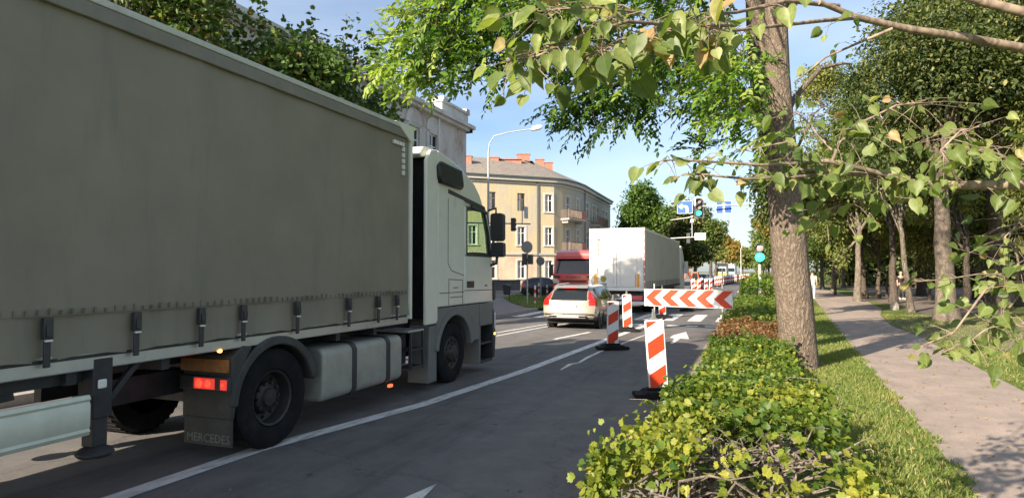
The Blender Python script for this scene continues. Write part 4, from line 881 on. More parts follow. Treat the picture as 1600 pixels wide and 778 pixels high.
for k in range(3):
    for sd, xx in ((1, xr - .06), (-1, x1 + .06)): wheel(wt, (xx, yb + 2.2 + k * 1.31, .5), .5, .38, sd, deep=.05)
# its tractor, only the edge of the white cab shows
b = MB(); b.prism([(yb + 14, .5), (yb + 15.9, .5), (yb + 16, 1.4), (yb + 15.8, 2.5), (yb + 15.2, 3.1), (yb + 14.4, 3.5), (yb + 13.9, 3.3)], 'x', x1 + .02, xr + .03); cb = b.build('cab', M_white, wt, bevel=.08)
b = MB(); b.prism([(yb + 14.9, 1.7), (yb + 15.7, 1.7), (yb + 15.5, 2.4), (yb + 14.9, 2.4)], 'x', xr + .02, xr + .036); b.build('side_window', M_glass, cb)
b = MB(); b.prism(rrect(xr + .06, xr + .28, 1.7, 2.5, .06), 'y', yb + 15.6, yb + 15.75); b.tube([(xr, yb + 15.6, 2.4), (xr + .15, yb + 15.66, 2.4)], .03, 6); b.build('wing_mirror', M_white, cb, bevel=.02)
for sd, xx in ((1, xr - .02), (-1, x1 + .02)): wheel(wt, (xx, yb + 14.9, .5), .5, .32, sd, deep=-.03)

# ------------------------------------------------------------------ red oncoming lorry
def facing_lorry(name, label, loc, paint, roofz, W, body, bodycol, text=None, visor=None, lower=None, rz=0, lod=0):
    """cab front at local y = 0 looking to -Y, body behind"""
    t = thing(name, label, 'lorry', (0, 0, 0)); h = W / 2; zg = roofz
    c = MB(); c.prism([(.05, .55), (.0, 1.0), (.02, 1.66), (.1, 1.72), (2.0, 1.72), (2.0, .55)], 'x', -h, h); c.prism([(.45, zg - .42), (.55, zg - .15), (.95, zg), (2.0, zg), (2.0, zg - .42)], 'x', -h + .06, h - .06); c.box(-h + .03, -h + .1, 1.1, 2.0, 1.62, zg - .42); c.box(h - .1, h - .03, 1.1, 2.0, 1.62, zg - .42)
    c.box(-h + .1, h - .1, 1.9, 2.0, 1.62, zg - .42)
    for sd in (-1, 1): c.tube([(sd * (h - .06), .1, 1.6), (sd * (h - .1), .46, zg - .38)], .065, 8)
    cb = c.build('cab', paint, t, bevel=.05)
    g_ = MB(); g_.poly([(-h + .1, .1, 1.72), (h - .1, .1, 1.72), (h - .14, .44, zg - .4), (-h + .14, .44, zg - .4)]); g_.build('windscreen', M_glass, cb)
    for sd in (-1, 1):
        m = MB(); m.prism(rrect(sd * (h + .16) - .1, sd * (h + .16) + .1, 1.6, 2.25, .04), 'y', .2, .32); m.bar((sd * (h - .02), .3, 2.2), (sd * (h + .15), .27, 2.2), .04, .04); m.build('wing_mirror', M_dark, cb, bevel=.02)
        m = MB(); m.prism([(sd * (h - .02) - sd * a, b_) for a, b_ in [(0, 1.2), (.36, 1.16), (.3, 1.4), (0, 1.48)]], 'y', -.02, .1); m.build('headlamp', M_chrome, cb, bevel=.01)
        wheel(t, (sd * (h - .02), 1.35, .5), .5, .32, sd, deep=-.03)
    m = MB()
    for z0, w0 in ((1.36, .74), (1.16, .78), (.94, .8), (.74, .8)): m.prism([(-w0, z0), (w0, z0), (w0 - .05, z0 - .1), (-w0 + .05, z0 - .1)], 'y', -.025, .06)
    for sd in (-1, 1): m.prism([(sd * .74, 1.58), (sd * 1.12, 1.62), (sd * 1.08, 1.5), (sd * .8, 1.48)], 'y', -.02, .08)
    m.box(-h + .05, h - .05, -.06, .2, .32, .6); m.build('grille', M_dark, cb)
    v_ = MB(); v_.prism([(.3, zg - .36), (.22, zg - .5), (.28, zg - .52), (.46, zg - .34)], 'x', -h + .14, h - .14); v_.build('sun_visor', visor or M_dark, cb)
    if lower: lw = MB(); lw.box(-h + .01, h - .01, -.03, .02, .62, 1.5); lw.build('bumper', lower, cb)
    if text: text_mesh(text, .2, Matrix.Translation((0, -.008, 1.53)) @ Matrix.Rotation(R(90), 4, 'X'), 'front_lettering', M_grey, cb, .008, 1.25)
    m = MB(); m.box(-.26, .26, -.075, -.061, .42, .54); m.build('number_plate', M_plate, cb)
    z0, z1, ln = body; m = MB(); m.box(-h, h, 2.3, 2.3 + ln, z0, z1); m.box(-h, h, 2.28, 2.3, z1 - .1, z1 + .02, 1); bo_ = m.build('load_body', [bodycol, M_white], t, bevel=.02)
    m = MB(); m.box(-.5, .5, .5, 2.3 + ln, .6, .95); m.build('chassis', M_chas, t)
    for yy in (5.4, ln + .3):
        for sd in (-1, 1): wheel(t, (sd * (h - .04), yy, .5), .5, .5, sd, deep=.08)
    t.location = loc; t.rotation_euler.z = rz; return t
p = A(896, 424, 35.5)
facing_lorry('red_lorry', 'red cab lorry facing the camera, half hidden by the beige estate car', (p.x, p.y, 0), mat('faded_red_cab', (.6, .07, .06), .35, coat=.5, var=.06, dirt=((.42, .1, .09), .6)), 3.05, 2.4, (.95, 1.9, 8.5), M_dark, 'SCANIA', mat('red_visor', (.5, .06, .05), .4))
p = A(1126, 424, 150)
facing_lorry('yellow_lorry', 'distant oncoming lorry with yellow lower cab and pale box body', (p.x, p.y, 0), mat('pale_cab', (.55, .55, .45), .4), 3.1, 2.5, (1.1, 3.8, 12), mat('beige_box_body', (.5, .47, .36), .5), None, M_white, mat('yellow_bumper', (.6, .5, .06), .5))
p = A(1141, 424, 172)
facing_lorry('blue_lorry', 'distant oncoming lorry with blue white cab and pinkish trailer behind the yellow fronted one', (p.x, p.y, 0), mat('pale_blue_cab', (.35, .5, .6), .4), 3.3, 2.5, (1.1, 3.85, 13), mat('dusty_pink_body', (.45, .32, .3), .55), None, M_white)
# orange digger beyond the trailer
p = A(1086, 424, 62); dg = thing('mini_digger', 'small orange digger parked beyond the white trailer by the beacon cluster', 'digger', (p.x, p.y, 0))
M_dig = mat('orange_machine_paint', (.5, .13, .06), .5, var=.15)
b = MB(); b.prism([(-.5, .75), (.5, .75), (.55, 1.3), (.4, 2.4), (-.35, 2.4), (-.5, 1.3)], 'y', -.6, .7); b = b.build('cabin', M_dig, None, bevel=.05); b.parent = dg
w_ = MB(); w_.prism([(-.36, 1.35), (.42, 1.35), (.32, 2.25), (-.28, 2.25)], 'y', -.62, -.6); w_ = w_.build('window', M_glass, None); w_.parent = b
b = MB(); b.bar((-.3, -.4, 1.1), (-.9, -1.2, 2.8), .2, .22); b.bar((-.9, -1.2, 2.8), (-1.1, -2.0, 1.5), .15, .16); b = b.build('boom', M_dig, None); b.parent = dg
for sx in (-.45, .45):
    b = MB(); b.prism(rrect(-.8, .8, 0, .5, .22), 'x', sx - .16, sx + .16); b = b.build('track', M_blk, None); b.parent = dg
dg.scale = (.75, .75, .75)
# far street lamp on the left of the avenue
p = A(1158, 424, 120); fl = thing('street_lamp', 'thin distant street lamp beside the oncoming lorries', 'street lamp', (p.x, p.y, 0))
b = MB(); b.tube([(0, 0, 0), (0, 0, 6.0), (.3, 0, 6.8), (1.6, 0, 7.2)], [.1, .08, .06, .05], 8); b = b.build('pole', M_steel, None); b.parent = fl
b = MB(); b.box(1.5, 2.2, -.12, .12, 7.12, 7.28); b = b.build('lamp_head', M_white, None, bevel=.03); b.parent = fl

# ------------------------------------------------------------------ buildings
def stucco(name, base, worn, pos=.55, sc=.35, bump=.3):
    m = bpy.data.materials.new(name); m.use_nodes = True; nt = m.node_tree; b = nt.nodes['Principled BSDF']; b.inputs['Roughness'].default_value = .92; b.inputs['Specular IOR Level'].default_value = .2
    n1 = _noise(nt, sc, 9, .7, (1, 1, .6)); n2 = _noise(nt, 9, 5, .7); n3 = _noise(nt, .9, 7, .75, (2.5, 2.5, .25))
    r1 = _ramp(nt, [(pos - .1, base), (pos + .06, worn)]); nt.links.new(n1.outputs[0], r1.inputs[0])
    r2 = _ramp(nt, [(.3, (.82,) * 3), (.7, (1.08,) * 3)]); nt.links.new(n2.outputs[0], r2.inputs[0]); r3 = _ramp(nt, [(.35, (1.05,) * 3), (.75, (.84, .82, .8))]); nt.links.new(n3.outputs[0], r3.inputs[0])
    o = r1.outputs[0]
    for r in (r2, r3):
        mu = nt.nodes.new('ShaderNodeMix'); mu.data_type = 'RGBA'; mu.blend_type = 'MULTIPLY'; mu.inputs[0].default_value = .8; nt.links.new(o, mu.inputs[6]); nt.links.new(r.outputs[0], mu.inputs[7]); o = mu.outputs[2]
    nt.links.new(o, b.inputs['Base Color']); bp = nt.nodes.new('ShaderNodeBump'); bp.inputs['Strength'].default_value = bump; bp.inputs['Distance'].default_value = .03; nt.links.new(n2.outputs[0], bp.inputs['Height']); nt.links.new(bp.outputs[0], b.inputs['Normal'])
    MATS[name] = m; return m
M_yel = stucco('yellow_render', (.58, .48, .29), (.5, .45, .36), .53, .5); M_gry = stucco('worn_shaded_grey_render', (.44, .42, .37), (.55, .46, .3), .6); M_base = stucco('pinkish_plinth_render', (.55, .36, .26), (.62, .54, .4), .52, .5)
M_surr = mat('pale_window_surround', (.58, .55, .48), .7, var=.1); M_pane = glassmat('window_glass', (.03, .035, .04)); M_curtn = mat('net_curtain', (.5, .48, .45), .8, var=.2, scale=2)
M_slate = mat('grey_slate_roof', (.24, .205, .17), .85, var=.3, scale=3, bump=.4, bscale=14); M_chim = mat('chimney_brick', (.34, .15, .105), .9, var=.25, scale=8)
M_zinc = mat('zinc_gutter', (.12, .13, .13), .5, metal=.3)
def wallseg(p0, p1, z0, z1, opens, mb, mi=0, depth=.16, bands=()):
    """one straight wall with real openings; returns a function (s, out, z) -> world"""
    p0, p1 = Vector((p0[0], p0[1], 0)), Vector((p1[0], p1[1], 0)); d = p1 - p0; Ls = d.length; d.normalize(); nrm_ = Vector((d.y, -d.x, 0))
    def W(s, o, z): q = p0 + d * s + nrm_ * o; return (q.x, q.y, z)
    xs = sorted({0, Ls} | {v for o in opens for v in o[:2]}); zs = sorted({z0, z1} | {v for o in opens for v in o[2:4]} | {b for b, _ in bands})
    for i in range(len(xs) - 1):
        for j in range(len(zs) - 1):
            cx, cz = (xs[i] + xs[i + 1]) / 2, (zs[j] + zs[j + 1]) / 2
            if any(o[0] < cx < o[1] and o[2] < cz < o[3] for o in opens): continue
            m_ = mi
            for b, k in bands:
                if cz > b: m_ = k
            mb.add([W(xs[i], 0, zs[j]), W(xs[i + 1], 0, zs[j]), W(xs[i + 1], 0, zs[j + 1]), W(xs[i], 0, zs[j + 1])], [(0, 1, 2, 3)], m_)
    for a, b, c, e in opens:
        mb.add([W(s, o, z) for o in (0, -depth) for s, z in ((a, c), (b, c), (b, e), (a, e))], [(0, 1, 5, 4), (1, 2, 6, 5), (2, 3, 7, 6), (3, 0, 4, 7)], mi)
    return W
def obx(mb, W, s0, s1, o0, o1, z0, z1, mi=0):
    mb.add([W(s, o, z) for z in (z0, z1) for o in (o0, o1) for s in (s0, s1)], [(0, 2, 3, 1), (4, 5, 7, 6), (0, 1, 5, 4), (2, 6, 7, 3), (0, 4, 6, 2), (1, 3, 7, 5)], mi)
def window(W, o, parent, surround=True, curtain=True, mull=1, sash=M_white, name='window'):
    a, b, c, e = o; f = MB(); t = .06
    obx(f, W, a, b, -.15, -.07, c, c + t); obx(f, W, a, b, -.15, -.07, e - t, e); obx(f, W, a, a + t, -.15, -.07, c + t, e - t); obx(f, W, b - t, b, -.15, -.07, c + t, e - t)
    for k in range(mull): s = a + (b - a) * (k + 1) / (mull + 1); obx(f, W, s - .04, s + .04, -.145, -.075, c + t, e - t)
    zt = c + (e - c) * .66; obx(f, W, a + t, b - t, -.144, -.076, zt - .035, zt + .035)
    fo_ = f.build(name, sash, parent)
    g_ = MB(); obx(g_, W, a + t, b - t, -.125, -.115, c + t, e - t); g_.build('pane', M_pane, fo_)
    if curtain:
        k = MB(); obx(k, W, a + t, a + (b - a) * .36, -.112, -.108, c + t, e - t); k.build('curtain', M_curtn, fo_)
    if surround:
        s_ = MB(); w = .17
        obx(s_, W, a - w, a, -.01, .035, c, e + w); obx(s_, W, b, b + w, -.01, .035, c, e + w); obx(s_, W, a, b, -.01, .035, e, e + w); obx(s_, W, a - w - .04, b + w + .04, -.01, .09, c - .11, c); s_.build('window_surround', M_surr, fo_)
    return fo_
hb_ = thing('yellow_house', 'three storey yellow house with a rounded corner, balconies and red chimneys across the side street', 'house', (-25, 62, 0))
cs = [A(690, 424, 61.5), A(866, 424, 66)]; c0 = cs[1]; e_ = A(954, 424, 88); e0 = A(908, 424, 70.8)
mid = [A(880, 424, 66.9), A(897, 424, 68.9)]
wl = [cs[0], c0, mid[0], mid[1], e0, e_]; wl = [(p.x, p.y) for p in wl]
ZE = 11.3
def s_at(p0, p1, px):          # where the sight line of picture column px meets the wall
    d = ray(px, 424); p0, p1 = Vector(p0), Vector(p1); a = Vector((d.x, d.y)); b = p0 - p1; det = a.x * b.y - a.y * b.x
    return (a.x * p0.y - a.y * p0.x) / det * (p1 - p0).length
wm = MB(); Ws = []; allo = []
rows = [(1.15, 2.95), (4.5, 6.35), (7.95, 9.75)]
for k in range(5):
    p0, p1 = wl[k], wl[k + 1]; op = []
    if k == 0:
        for px in (738, 768.5, 814.5, 857.5):
            s = s_at(p0, p1, px); op += [(s - .42, s + .42, a, b) for a, b in rows]
    if k == 2:
        Ls = math.dist(p0, p1); s = Ls * .42; op += [(s - .42, s + .42, 4.0, 6.3), (s - .42, s + .42, 7.4, 9.75), (s - .5, s + .5, .3, 2.9)]
    if k == 4:
        for pa_, pb_ in ((915.5, 920.5), (926, 930), (932, 936), (941, 944), (946, 949.3)):
            a, b = s_at(p0, p1, pa_), s_at(p0, p1, pb_); op += [(a, b, r0, r1) for r0, r1 in rows]
    if k == 3: Ls = math.dist(p0, p1); s = Ls * .55; op += [(s - .35, s + .35, a, b) for a, b in rows]
    W = wallseg(p0, p1, 0, ZE, op, wm, 0 if k < 2 else 0, bands=((.0, 2), (3.55, 1 if k > 2 else 0))); Ws.append(W); allo.append(op)  # upper walls past the corner: their shade is put into greyer render
pE, pA = Vector(wl[5]), Vector(wl[0]); bE = pE + Vector((-11, 3)); bA = pA + Vector((-2, 26))
wallseg(wl[5], tuple(bE), 0, ZE, [], wm, 1); wallseg(tuple(bE), tuple(bA), 0, ZE, [], wm, 1); wallseg(tuple(bA), wl[0], 0, ZE, [], wm, 0)
wall_o = wm.build('wall', [M_yel, M_gry, M_base], hb_, smooth=50)
wood = mat('dark_wood_sash', (.2, .15, .1), .7)
for k, (W, op) in enumerate(zip(Ws, allo)):
    for i, o in enumerate(op): window(W, o, hb_, surround=not (k == 0 and o[2] > 7 and i < 9), mull=1, sash=wood if (k == 0 and o[2] > 7 and i < 9) else M_white)
tr_m = MB(); rfm = MB(); n = len(wl)
def offs(poly, d):
    out = []
    for i, p in enumerate(poly):
        a = Vector(poly[max(i - 1, 0)]); b = Vector(poly[min(i + 1, len(poly) - 1)]); t = (b - a).normalized(); out.append(Vector(p) + Vector((t.y, -t.x)) * d)
    return out
def belt(mb, z0, z1, d0, d1, mi=0):
    a, b = offs(wl, d0), offs(wl, d1); vs = [(p.x, p.y, z) for z in (z0, z1) for l in (a, b) for p in l]; fs = []
    for i in range(n - 1): fs += [(i, i + 1, n + i + 1, n + i), (2 * n + i, 3 * n + i, 3 * n + i + 1, 2 * n + i + 1), (n + i, n + i + 1, 3 * n + i + 1, 3 * n + i)]
    mb.add(vs, fs, mi)
belt(tr_m, 3.5, 3.68, 0, .12); belt(tr_m, 10.7, 10.82, 0, .1); belt(tr_m, 11.0, 11.3, 0, .35); belt(tr_m, 11.31, 11.46, .2, .5, 1); belt(tr_m, 0, .55, .0, .06, 2)
for W, s in ((Ws[0], s_at(wl[0], wl[1], 839)), (Ws[4], s_at(wl[4], wl[5], 913))):
    tr_m.tube([W(s, .12, .3), W(s, .12, 11.2)], .06, 8, 1)
tr_m.build('cornice', [M_surr, M_zinc, mat('stone_plinth', (.32, .3, .27), .9, var=.2)], hb_)
ev = offs(wl, .5); inn = offs(wl, -5.2); bk = [pA + Vector((-2, 26)), pE + Vector((-11, 3))]
rv = [(p.x, p.y, 11.45) for p in ev] + [(p.x, p.y, 14.1) for p in inn]; rfs = [(i, i + 1, n + i + 1, n + i) for i in range(n - 1)]
rv += [(bk[1].x, bk[1].y, 11.45), (bk[0].x, bk[0].y, 11.45)]; rfs += [(n - 1, 2 * n, 2 * n - 1), (0, n, 2 * n + 1), tuple([2 * n + 1] + list(range(n, 2 * n)) + [2 * n])]
rfm.add(rv, rfs); rfo = rfm.build('roof', M_slate, hb_, smooth=20)
for px, y0, y1, w, D in ((729, 247, 262, 1.1, 66), (773, 249, 262, .9, 69), (796, 252, 262, 2.6, 69.5), (818, 244, 262, 1.4, 71), (843.5, 252, 264, .95, 75), (857, 257, 268, .95, 75)):
    t = A(px, y0, D); b = MB(); b.obox((t.x, t.y, t.z - 1.0), w, .8, 2.4 if w < 2 else 2.0, (0, 0, R(20))); b.obox((t.x, t.y, t.z + .16), w + .12, .92, .1, (0, 0, R(20))); b.build('chimney', M_chim, rfo)
def balcony(W, s0, s1, z, dep=1.0, redend=True):
    b = MB(); obx(b, W, s0, s1, 0, dep, z - .16, z); obx(b, W, s0 + .3, s0 + .5, 0, dep * .7, z - .45, z - .16); obx(b, W, s1 - .5, s1 - .3, 0, dep * .7, z - .45, z - .16); bo_ = b.build('balcony', M_gry, hb_)
    r_ = MB()
    k = s0
    while k < s1: obx(r_, W, k, k + .03, dep - .05, dep - .02, z, z + .92); k += .13
    for s in (s0, s1 - .03):
        k = .05
        while k < dep: obx(r_, W, s, s + .03, k, k + .03, z, z + .92); k += .14
    obx(r_, W, s0, s1, dep - .06, dep, z + .92, z + .97); obx(r_, W, s0, s1, dep - .06, dep - .01, z + .1, z + .13); r_.build('railing', mat('rusty_railing', (.28, .2, .15), .8, var=.3), bo_)
    if redend: q = MB(); obx(q, W, s1 - 1.0, s1 - .06, dep - .02, dep, z + .12, z + .85); q.build('red_screen', mat('faded_red_screen', (.5, .2, .13), .8, var=.35, scale=5), bo_)
Lm = math.dist(wl[2], wl[3])
balcony(Ws[2], -.5, Lm + 1.0, 7.35); balcony(Ws[2], -.3, Lm + 1.0, 3.95)
a, b = s_at(wl[4], wl[5], 924.5), s_at(wl[4], wl[5], 937); balcony(Ws[4], a - .8, b + .8, 7.35, 1.0, False)
# low wall in mottled dark grey before the house
p0, p1 = A(760, 449, 57), A(812, 448, 59); b = MB(); b.bar((p0.x, p0.y, .5), (p1.x, p1.y, .5), .25, 1.0); b.bar((p0.x, p0.y, 1.03), (p1.x, p1.y, 1.03), .35, .1); b = b.build('low_wall', mat('dark_grey_wall', (.13, .125, .12), .9, var=.3)); tag(b, 'low dark grey wall across the side street in front of the yellow house', 'wall')
# grey corner house with attic blocks on the left
gh = thing('grey_house', 'tall worn grey house with attic block and arched window frames, rising behind the lorry', 'house', (-20, 26, 0))
M_g1 = stucco('patched_brick_render', (.56, .53, .5), (.4, .31, .26), .6, .9); M_g2 = stucco('pale_render', (.62, .61, .59), (.5, .48, .45), .55, .6)
GX, Y1, Y0, ZC = -17.0, 36.6, 6.0, 10.75
wm = MB(); op = []
cols = [(8.5, 9.7), (12, 13.2), (15.5, 16.7), (19, 20.2), (22, 23.2), (26.2, 27.4), (29.3, 30.5), (31.6, 32.7)]
for a, b in cols: op += [(a - Y0, b - Y0, 7.6, 9.6), (a - Y0, b - Y0, 4.2, 6.3), (a - Y0, b - Y0, 1.2, 3)]
W = wallseg((GX, Y0), (GX, Y1), 0, ZC, op, wm, 0); wallseg((GX, Y1), (GX - 14, Y1), 0, ZC, [], wm, 0); wallseg((GX - 14, Y1), (GX - 14, Y0), 0, ZC, [], wm, 0); wallseg((GX - 14, Y0), (GX, Y0), 0, ZC, [], wm, 0)
wm.build('wall', M_g1, gh)
for o in op: window(W, o, gh, surround=False, curtain=False)
tm = MB()
for a, b in cols:
    a -= Y0; b -= Y0; c_ = (a + b) / 2
    obx(tm, W, a - .28, a, -.01, .06, 3.6, 9.6); obx(tm, W, b, b + .28, -.01, .06, 3.6, 9.6); obx(tm, W, a, b, -.01, .055, 6.35, 7.5); obx(tm, W, a, b, -.01, .058, 9.62, 9.75)
    arc = [(c_ + .88 * math.cos(t), 9.76 + .85 * math.sin(t)) for t in np.linspace(0, math.pi, 12)]
    tm.add([W(s, o_, z) for o_ in (-.01, .062) for s, z in arc], [tuple(range(12)), tuple(range(23, 11, -1))] + [(i, (i + 1) % 12, 12 + (i + 1) % 12, 12 + i) for i in range(12)])
tm.build('window_surround', M_g2, gh)
cm = MB(); Lw = Y1 - Y0
obx(cm, W, 0, Lw + .25, -.1, .3, ZC - .12, ZC + .06); obx(cm, W, 0, Lw + .35, -.1, .5, ZC + .06, ZC + .28); cm.box(GX - 14, GX + .3, Y1 - .1, Y1 + .35, ZC - .12, ZC + .28)
obx(cm, W, 26.55, 26.72, .0, .16, 0, ZC); 
for s in (18.2, 29.3): cm.lathe([(.001, .0), (.3, .0), (.36, .05), (.36, .12), (.2, .16), (.001, .16)], (GX, Y0 + s, 8.1), 'x', 14)
cm.build('cornice', M_g2, gh)
for s0, s1, ah in ((27.0, 30.6, .95), (15.4, 18.9, .5)):
    b = MB(); obx(b, W, s0, s1, -3, .12, ZC + .29, ZC + ah); obx(b, W, s0 - .08, s1 + .08, -3.1, .22, ZC + ah + .001, ZC + ah + .15); obx(b, W, s0, s0 + .5, -.6, .24, ZC + ah + .15, ZC + ah + .32); obx(b, W, s1 - .5, s1, -.6, .24, ZC + ah + .15, ZC + ah + .32); b.build('attic_block', M_g2 if s0 > 20 else M_g1, gh)
b = MB(); b.prism([(GX + .1, ZC + .29), (GX - 4, ZC + 1.1), (GX - 10, ZC + 1.1), (GX - 14, ZC + .29)], 'y', Y0, Y1); b.build('roof', M_slate, gh)
# ------------------------------------------------------------------ vegetation
L_ash = leafmat('ash_leaf', [(0, (.03, .07, .014)), (.4, (.075, .16, .028)), (.7, (.17, .28, .045)), (1, (.33, .4, .11))], .5, rib=True)
L_lind = leafmat('linden_leaf', [(0, (.06, .1, .025)), (.5, (.15, .2, .06)), (.85, (.25, .29, .1)), (.95, (.27, .25, .09)), (1, (.38, .27, .14))], .42, .45, rib=True)
L_dryl = leafmat('dry_leaf', [(0, (.3, .17, .06)), (1, (.42, .28, .12))], .3, .6)
L_hedge = leafmat('hedge_leaf', [(0, (.035, .08, .014)), (.4, (.09, .155, .026)), (.72, (.2, .24, .038)), (1, (.3, .3, .05))], .42, rib=True)
L_brown = leafmat('brown_hedge_leaf', [(0, (.1, .05, .022)), (.5, (.2, .105, .045)), (.85, (.24, .15, .06)), (1, (.16, .2, .05))], .3)
L_dark = leafmat('dark_leaf', [(0, (.02, .038, .012)), (.45, (.05, .078, .022)), (.7, (.1, .12, .03)), (1, (.26, .24, .08))], .33)  # dark albedo holds the shade that other trees cast on the park crowns
L_mid = leafmat('park_leaf', [(0, (.035, .07, .014)), (.5, (.09, .14, .032)), (.85, (.17, .2, .05)), (1, (.28, .25, .06))], .35)
L_oliv = leafmat('olive_leaf', [(0, (.07, .1, .025)), (.5, (.17, .2, .055)), (1, (.32, .3, .09))], .38)
L_yell = leafmat('autumn_leaf', [(0, (.14, .13, .03)), (.5, (.26, .2, .05)), (1, (.36, .24, .07))], .38)
L_maple = leafmat('maple_leaf', [(0, (.04, .085, .02)), (.5, (.08, .14, .035)), (.8, (.15, .18, .04)), (1, (.26, .14, .05))], .35)
B_big = barkmat('grey_brown_bark', (.085, .064, .049), (.21, .167, .13), 15, 1.0, .035)
B_dark = barkmat('dark_bark', (.035, .028, .022), (.12, .095, .075), 10, .8)
B_pale = barkmat('pale_bark', (.07, .056, .043), (.2, .17, .135), 8, .6)
B_twig = barkmat('smooth_twig', (.11, .085, .065), (.3, .235, .18), 14, .3, .006)
B_hedge = barkmat('hedge_wood', (.06, .05, .042), (.2, .165, .14), 24, .5, .01)
rng = np.random.default_rng(11)
def sprays(rng, C, Dm, Lm, nl, size, fan=.75, droop=.35):
    """compound twigs: leaflets in pairs along a short stalk"""
    n = len(C); t = np.linspace(.15, 1, nl)[None, :, None]; L_ = (Lm * rng.uniform(.7, 1.3, n))[:, None, None]; Dm = nrm(Dm)
    side = nrm(np.cross(Dm, np.array([0, 0, 1.0]) + rng.normal(size=(n, 3)) * .3)); sg = np.where(np.arange(nl) % 2 == 0, 1, -1)[None, :, None] * np.ones((n, nl, 1)); sg[:, -1] = 0
    P = C[:, None, :] + Dm[:, None, :] * L_ * t + np.array([0, 0, -1.0]) * (L_ * t ** 2 * droop * .6)
    D = Dm[:, None, :] * .7 + side[:, None, :] * sg * fan + np.array([0, 0, -droop]) + rng.normal(size=(n, nl, 3)) * .2
    N = np.cross(side, Dm)[:, None, :] + rng.normal(size=(n, nl, 3)) * .3; N *= np.where(N[..., 2:] < 0, -1, 1)
    T = (rng.normal(.5, .2, n)[:, None] + rng.normal(0, .12, (n, nl))).reshape(-1)
    stalk = [(C[i], C[i] + Dm[i] * L_[i, 0, 0] + np.array([0, 0, -1]) * L_[i, 0, 0] * droop * .6) for i in range(n)]
    return (P.reshape(-1, 3), D.reshape(-1, 3), N.reshape(-1, 3), size * rng.uniform(.65, 1.2, n * nl), T), stalk

# --- the big trunk by the hedge
tb = G(1243, 556, .1); tb = np.array([.86, 12.7, .1])
big = thing('large_tree', 'thick grey brown tree trunk leaning slightly left between hedge and footpath', 'tree', tuple(tb))
mb = MB(); pts = []; rad = []
for x, y, w in ((1254, 640, 68), (1250, 590, 59), (1247, 540, 55), (1242, 480, 54), (1236, 420, 53), (1230, 350, 52), (1225, 290, 49), (1219, 200, 41), (1215, 120, 36), (1213, 40, 33), (1211, -60, 31), (1208, -200, 26)):
    p = A(x, y, 11.6); pts.append(p); rad.append(w * 11.6 / 2000)
mb.tube(pts, rad, 20)
top = np.array(pts[-1])
for a, b, r0 in ((pts[7], A(1330, 100, 12.5), .07), (pts[8], A(1100, -160, 11), .09), (pts[9], A(1350, -120, 12.5), .1), (pts[8], A(1130, 60, 12.5), .05), (pts[6], A(1300, 170, 12), .035), (pts[-2], A(1060, -200, 9), .08)):
    q = bend(a, b, .4, rng, 7, .03); mb.tube(q, [r0 * (1 - .75 * k / 6) for k in range(7)], 7)
mb.build('trunk', B_big, big, smooth=80)
cl = [(top + np.array(o), r, k) for o, r, k in (((0, 0, 2), (3.2, 3, 2.4), 2600), ((-2, 1, .8), (2.2, 2.4, 1.4), 1500), ((2.6, 1, 1.2), (2.4, 2.2, 1.6), 1500), ((.5, 3, 1.5), (2.5, 2.5, 1.8), 1300))]
leaves('crown', *clump_leaves(rng, cl, .12), 'leaflet', L_ash, big)

# --- ash-leaved maple behind it, its limbs hanging over the road
ash = thing('overhanging_tree', 'dark slim tree behind the thick trunk with bright green leafy limbs hanging over the road', 'tree', (.55, 15.5, .1))
mb = MB(); base = A(1232, 560, 14.4); base.z = 0
tp_ = [base, A(1238, 430, 14.4), A(1226, 310, 14.2), A(1194, 180, 14), A(1183, 90, 13.9), A(1180, -10, 13.8), A(1172, -160, 13.5)]
mb.tube(tp_, [.3, .25, .225, .215, .205, .2, .14], 12)
SP = []; ST = []
def hang(px, py, D, rx, ry, rd, n, dirn=(-.5, -.25, -.18), size=.1, L_=.42, nl=11, tint=0):
    D *= 1.38; n = int(n * 1.12); size *= 1.2; L_ *= 1.15; py -= 26
    c = np.array(A(px, py, D)); k = D / FOC; u = sphere_dirs(rng, n) * (rng.uniform(.05, 1, (n, 1)) ** .5)
    C = c + u[:, :1] * np.array(_r) * rx * k + u[:, 1:2] * np.array(_u) * ry * k + u[:, 2:] * np.array(_f) * rd
    Dm = np.array(dirn) + rng.normal(size=(n, 3)) * .55 + u * .5
    s, st = sprays(rng, C, Dm, L_, nl, size, .8, .2); s = list(s); s[4] = s[4] + tint; SP.append(s); ST.extend(st); return c
limbs_ = []
for a in [(1060, 130, 8.6, 120, 45, .9, 150), (980, 165, 8.4, 90, 36, .8, 105), (905, 190, 8.3, 50, 26, .5, 40), (935, 215, 8.4, 60, 16, .5, 26), (1000, 195, 8.4, 60, 22, .5, 40), (1130, 190, 8.6, 60, 42, .8, 70), (1110, 250, 8.6, 30, 18, .4, 14), (1010, 110, 8.6, 70, 40, .7, 60), (900, 130, 8.4, 60, 30, .6, 50), (1080, 70, 8.8, 60, 40, .7, 50)]: limbs_.append(hang(*a, tint=-.16))  # negative tint puts the shade of this middle lobe into its leaf colour
for a in [(1140, 110, 7.4, 60, 45, .5, 55), (1160, 195, 7.3, 55, 30, .5, 42), (1135, 160, 7.2, 50, 30, .4, 28), (1190, 235, 7.2, 34, 22, .4, 16)]: limbs_.append(hang(*a, tint=.16))
for a in [(740, 60, 8.2, 95, 62, 1.0, 200), (830, 40, 8.2, 90, 60, 1.0, 170), (900, 70, 8.3, 70, 50, .8, 90), (690, 100, 8.0, 55, 52, .8, 75), (760, 125, 8.1, 80, 36, .8, 90), (930, 20, 8.6, 110, 50, 1, 130), (1050, 20, 8.8, 100, 60, 1, 110)]: limbs_.append(hang(*a, tint=0))
